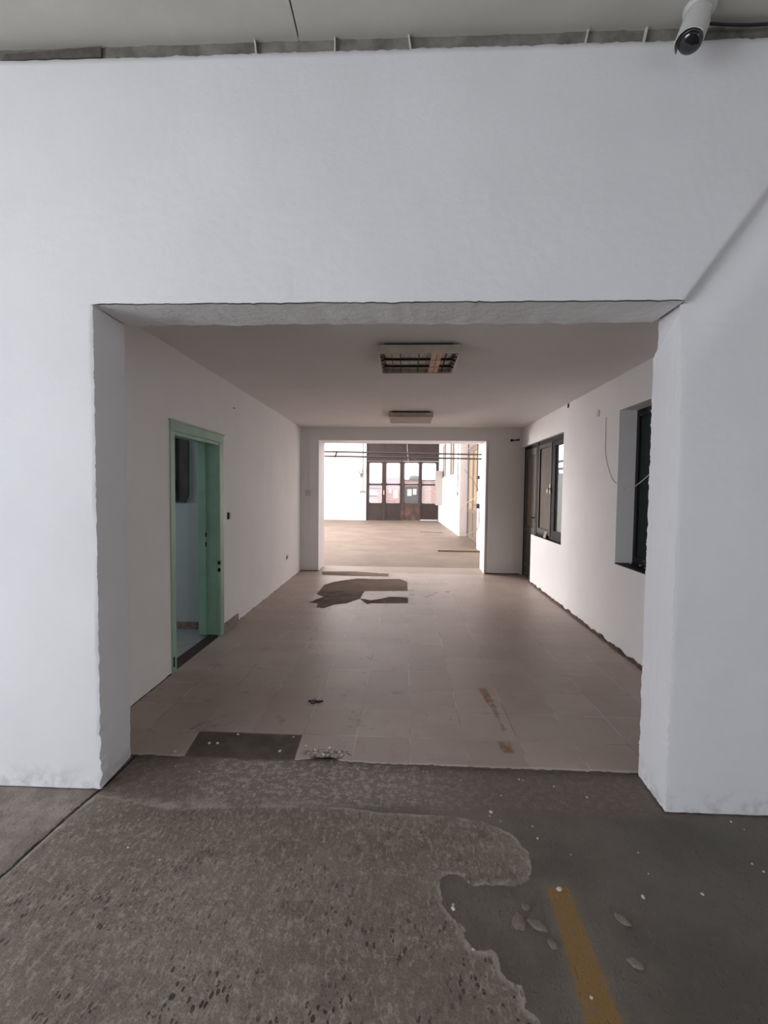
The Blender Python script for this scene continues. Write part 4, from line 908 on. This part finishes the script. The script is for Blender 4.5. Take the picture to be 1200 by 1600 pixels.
for i, (x, y) in enumerate(tch):
    s = random.uniform(.005, .010); dark = polysd(np.array([[x, y]]), NEARP)[0] < 0
    prop(rock('mortar_crumb', x, y, .001 if dark else .011, s*1.2, s, s*.6, M['chip'], 60+i, i, 1), 'small pale mortar crumb ' + ('lying in the dark missing tile patch' if dark else 'on the tiles left of the dark patch' if x < -1 else 'at the chipped tile edge right of the dark patch'), 'mortar crumb', 'mortar crumbs ' + ('in the dark patch' if dark else 'left of the dark patch' if x < -1 else 'at the chipped tile edge'))
for (x, y, sx, sy, r, lab) in [(0.415,1.625,.024,.040,-.35,'leaning oval pebble left of the yellow stripe, leftmost of the pair'), (0.472,1.615,.040,.022,-.6,'flat oval pebble touching the left side of the yellow stripe'),
        (0.451,1.685,.020,.016,.2,'small round pebble set above the pair left of the yellow stripe'), (0.779,1.653,.018,.030,.6,'pale wedge shaped pebble right of the yellow stripe'), (0.75,1.496,.026,.018,-.7,'mottled pebble right of the stripe nearest the viewer'), (0.505,1.545,.016,.022,.3,'small brown pebble just below the pair left of the stripe')]:
    prop(rock('pebble', x, y, -.0045, sx*.9, sy*.9, .0075, M['stone'], x*9, r, 3), lab, 'pebble', 'pebbles in the hall floor')
t = None
bm = bmesh.new(); pts = [(-.668,3.270),(-.645,3.272),(-.632,3.292),(-.615,3.290),(-.620,3.270),(-.585,3.282),(-.560,3.272),(-.585,3.252),(-.612,3.246),(-.618,3.225),(-.640,3.235),(-.650,3.258)]
lo = [bm.verts.new((x, y, .0112)) for x, y in pts]; hi = [bm.verts.new((x*.96-.04*.61, y*.96+.04*3.26, .019+.006*nz(x, y, 0, 30))) for x, y in pts]
bm.faces.new(hi); bm.faces.new(lo[::-1])
for k in range(len(pts)): bm.faces.new((lo[k], lo[(k+1) % len(pts)], hi[(k+1) % len(pts)], hi[k]))
prop(obj('black_scrap', bm, M['cable_black']), 'crumpled black scrap on the beige tiles of the passage', 'scrap')

# ------------------------------------------------------------------ outside, seen through the glass
bm = bmesh.new(); box(bm, (-30, FDY+.25, -.14), (40, 70, -.02)); box(bm, (4.4, -10, -.14), (40, FDY+.25, -.02)); box(bm, (2.62, 2.53, -.14), (4.4, FDY+.25, -.02))
prop(obj('yard', bm, M['asphalt']), 'pale paved yard outside the doors', 'ground', kind='structure')
t = empty('pink_building', (-6, 34, 0), label='pale pink building behind the left brown leaves', cat='building')
bm = bmesh.new(); box(bm, (-14, 34, -.02), (-.25, 40, 9)); obj('wall', bm, M['render_pink'], t)
bm = bmesh.new()
for z in (.35, 1.0, 1.55, 1.75): box(bm, (-4.5, 33.93, z), (-1.75, 34.01, z+.07))
obj('shutter_rail', bm, M['roof_grey'], t)
t = empty('brick_building', (4, 44, 0), label='low red brick building behind the right brown leaves', cat='building')
bm = bmesh.new(); box(bm, (-3.0, 44, -.02), (9, 50, 2.3)); obj('wall', bm, M['brick'], t)
bm = bmesh.new(); box(bm, (-3.1, 43.9, 2.3), (9.1, 50.1, 2.42)); obj('roof', bm, M['roof_grey'], t)
for z in (.3, .95, 1.6):
    bm = bmesh.new(); box(bm, (1.35, 43.95, z), (1.95, 44.02, z+.3)); obj('window', bm, M['paper'], t)
bm = bmesh.new(); prism_y(bm, [(.25, 2.42), (1.25, 2.42), (1.15, 2.75), (.95, 2.82), (.45, 2.82), (.35, 2.75)], 45, 46.5); obj('roof_box', bm, M['roof_grey'], t)
bm = bmesh.new(); box(bm, (-1.9, 31.98, -.02), (-.3, 32.3, 1.5)); 
t2 = empty('grey_cabinet', (.3, 26.4, 0), label='grey steel cabinet standing outside the third brown leaf', cat='cabinet')
obj('brick_wall', bm, M['brick']); prop(bpy.data.objects['brick_wall'], 'low brick garden wall behind the second brown leaf', 'wall')
bm = bmesh.new(); box(bm, (-.13, 26.2, -.02), (.72, 26.8, 1.70), 0, .02); obj('cabinet_body', bm, M['grey_box'], t2)
bm = bmesh.new(); box(bm, (-.10, 26.185, .1), (.29, 26.2, 1.64), 0, .004); obj('door', bm, M['grey_box'], t2)
bm = bmesh.new(); box(bm, (.30, 26.185, .1), (.69, 26.2, 1.64), 0, .004); obj('door', bm, M['grey_box'], t2)
t = empty('white_building', (8, 10, 0), label='pale neighbouring building beyond the clear pane of the right window', cat='building')
bm = bmesh.new(); box(bm, (5.2, 4, -.02), (6.0, 30, 2.1)); obj('wall', bm, M['paper'], t)
bm = bmesh.new(); tube(bm, [(5.15, 4, 2.25), (5.15, 30, 2.25)], .04, 8, False); tube(bm, [(5.15, 4, 2.5), (5.15, 30, 2.5)], .04, 8, False)
for y in range(5, 30, 3): tube(bm, [(5.3, y, 2.1), (5.15, y, 2.55)], .03, 6, False)
obj('roof_rail', bm, M['roof_grey'], t)
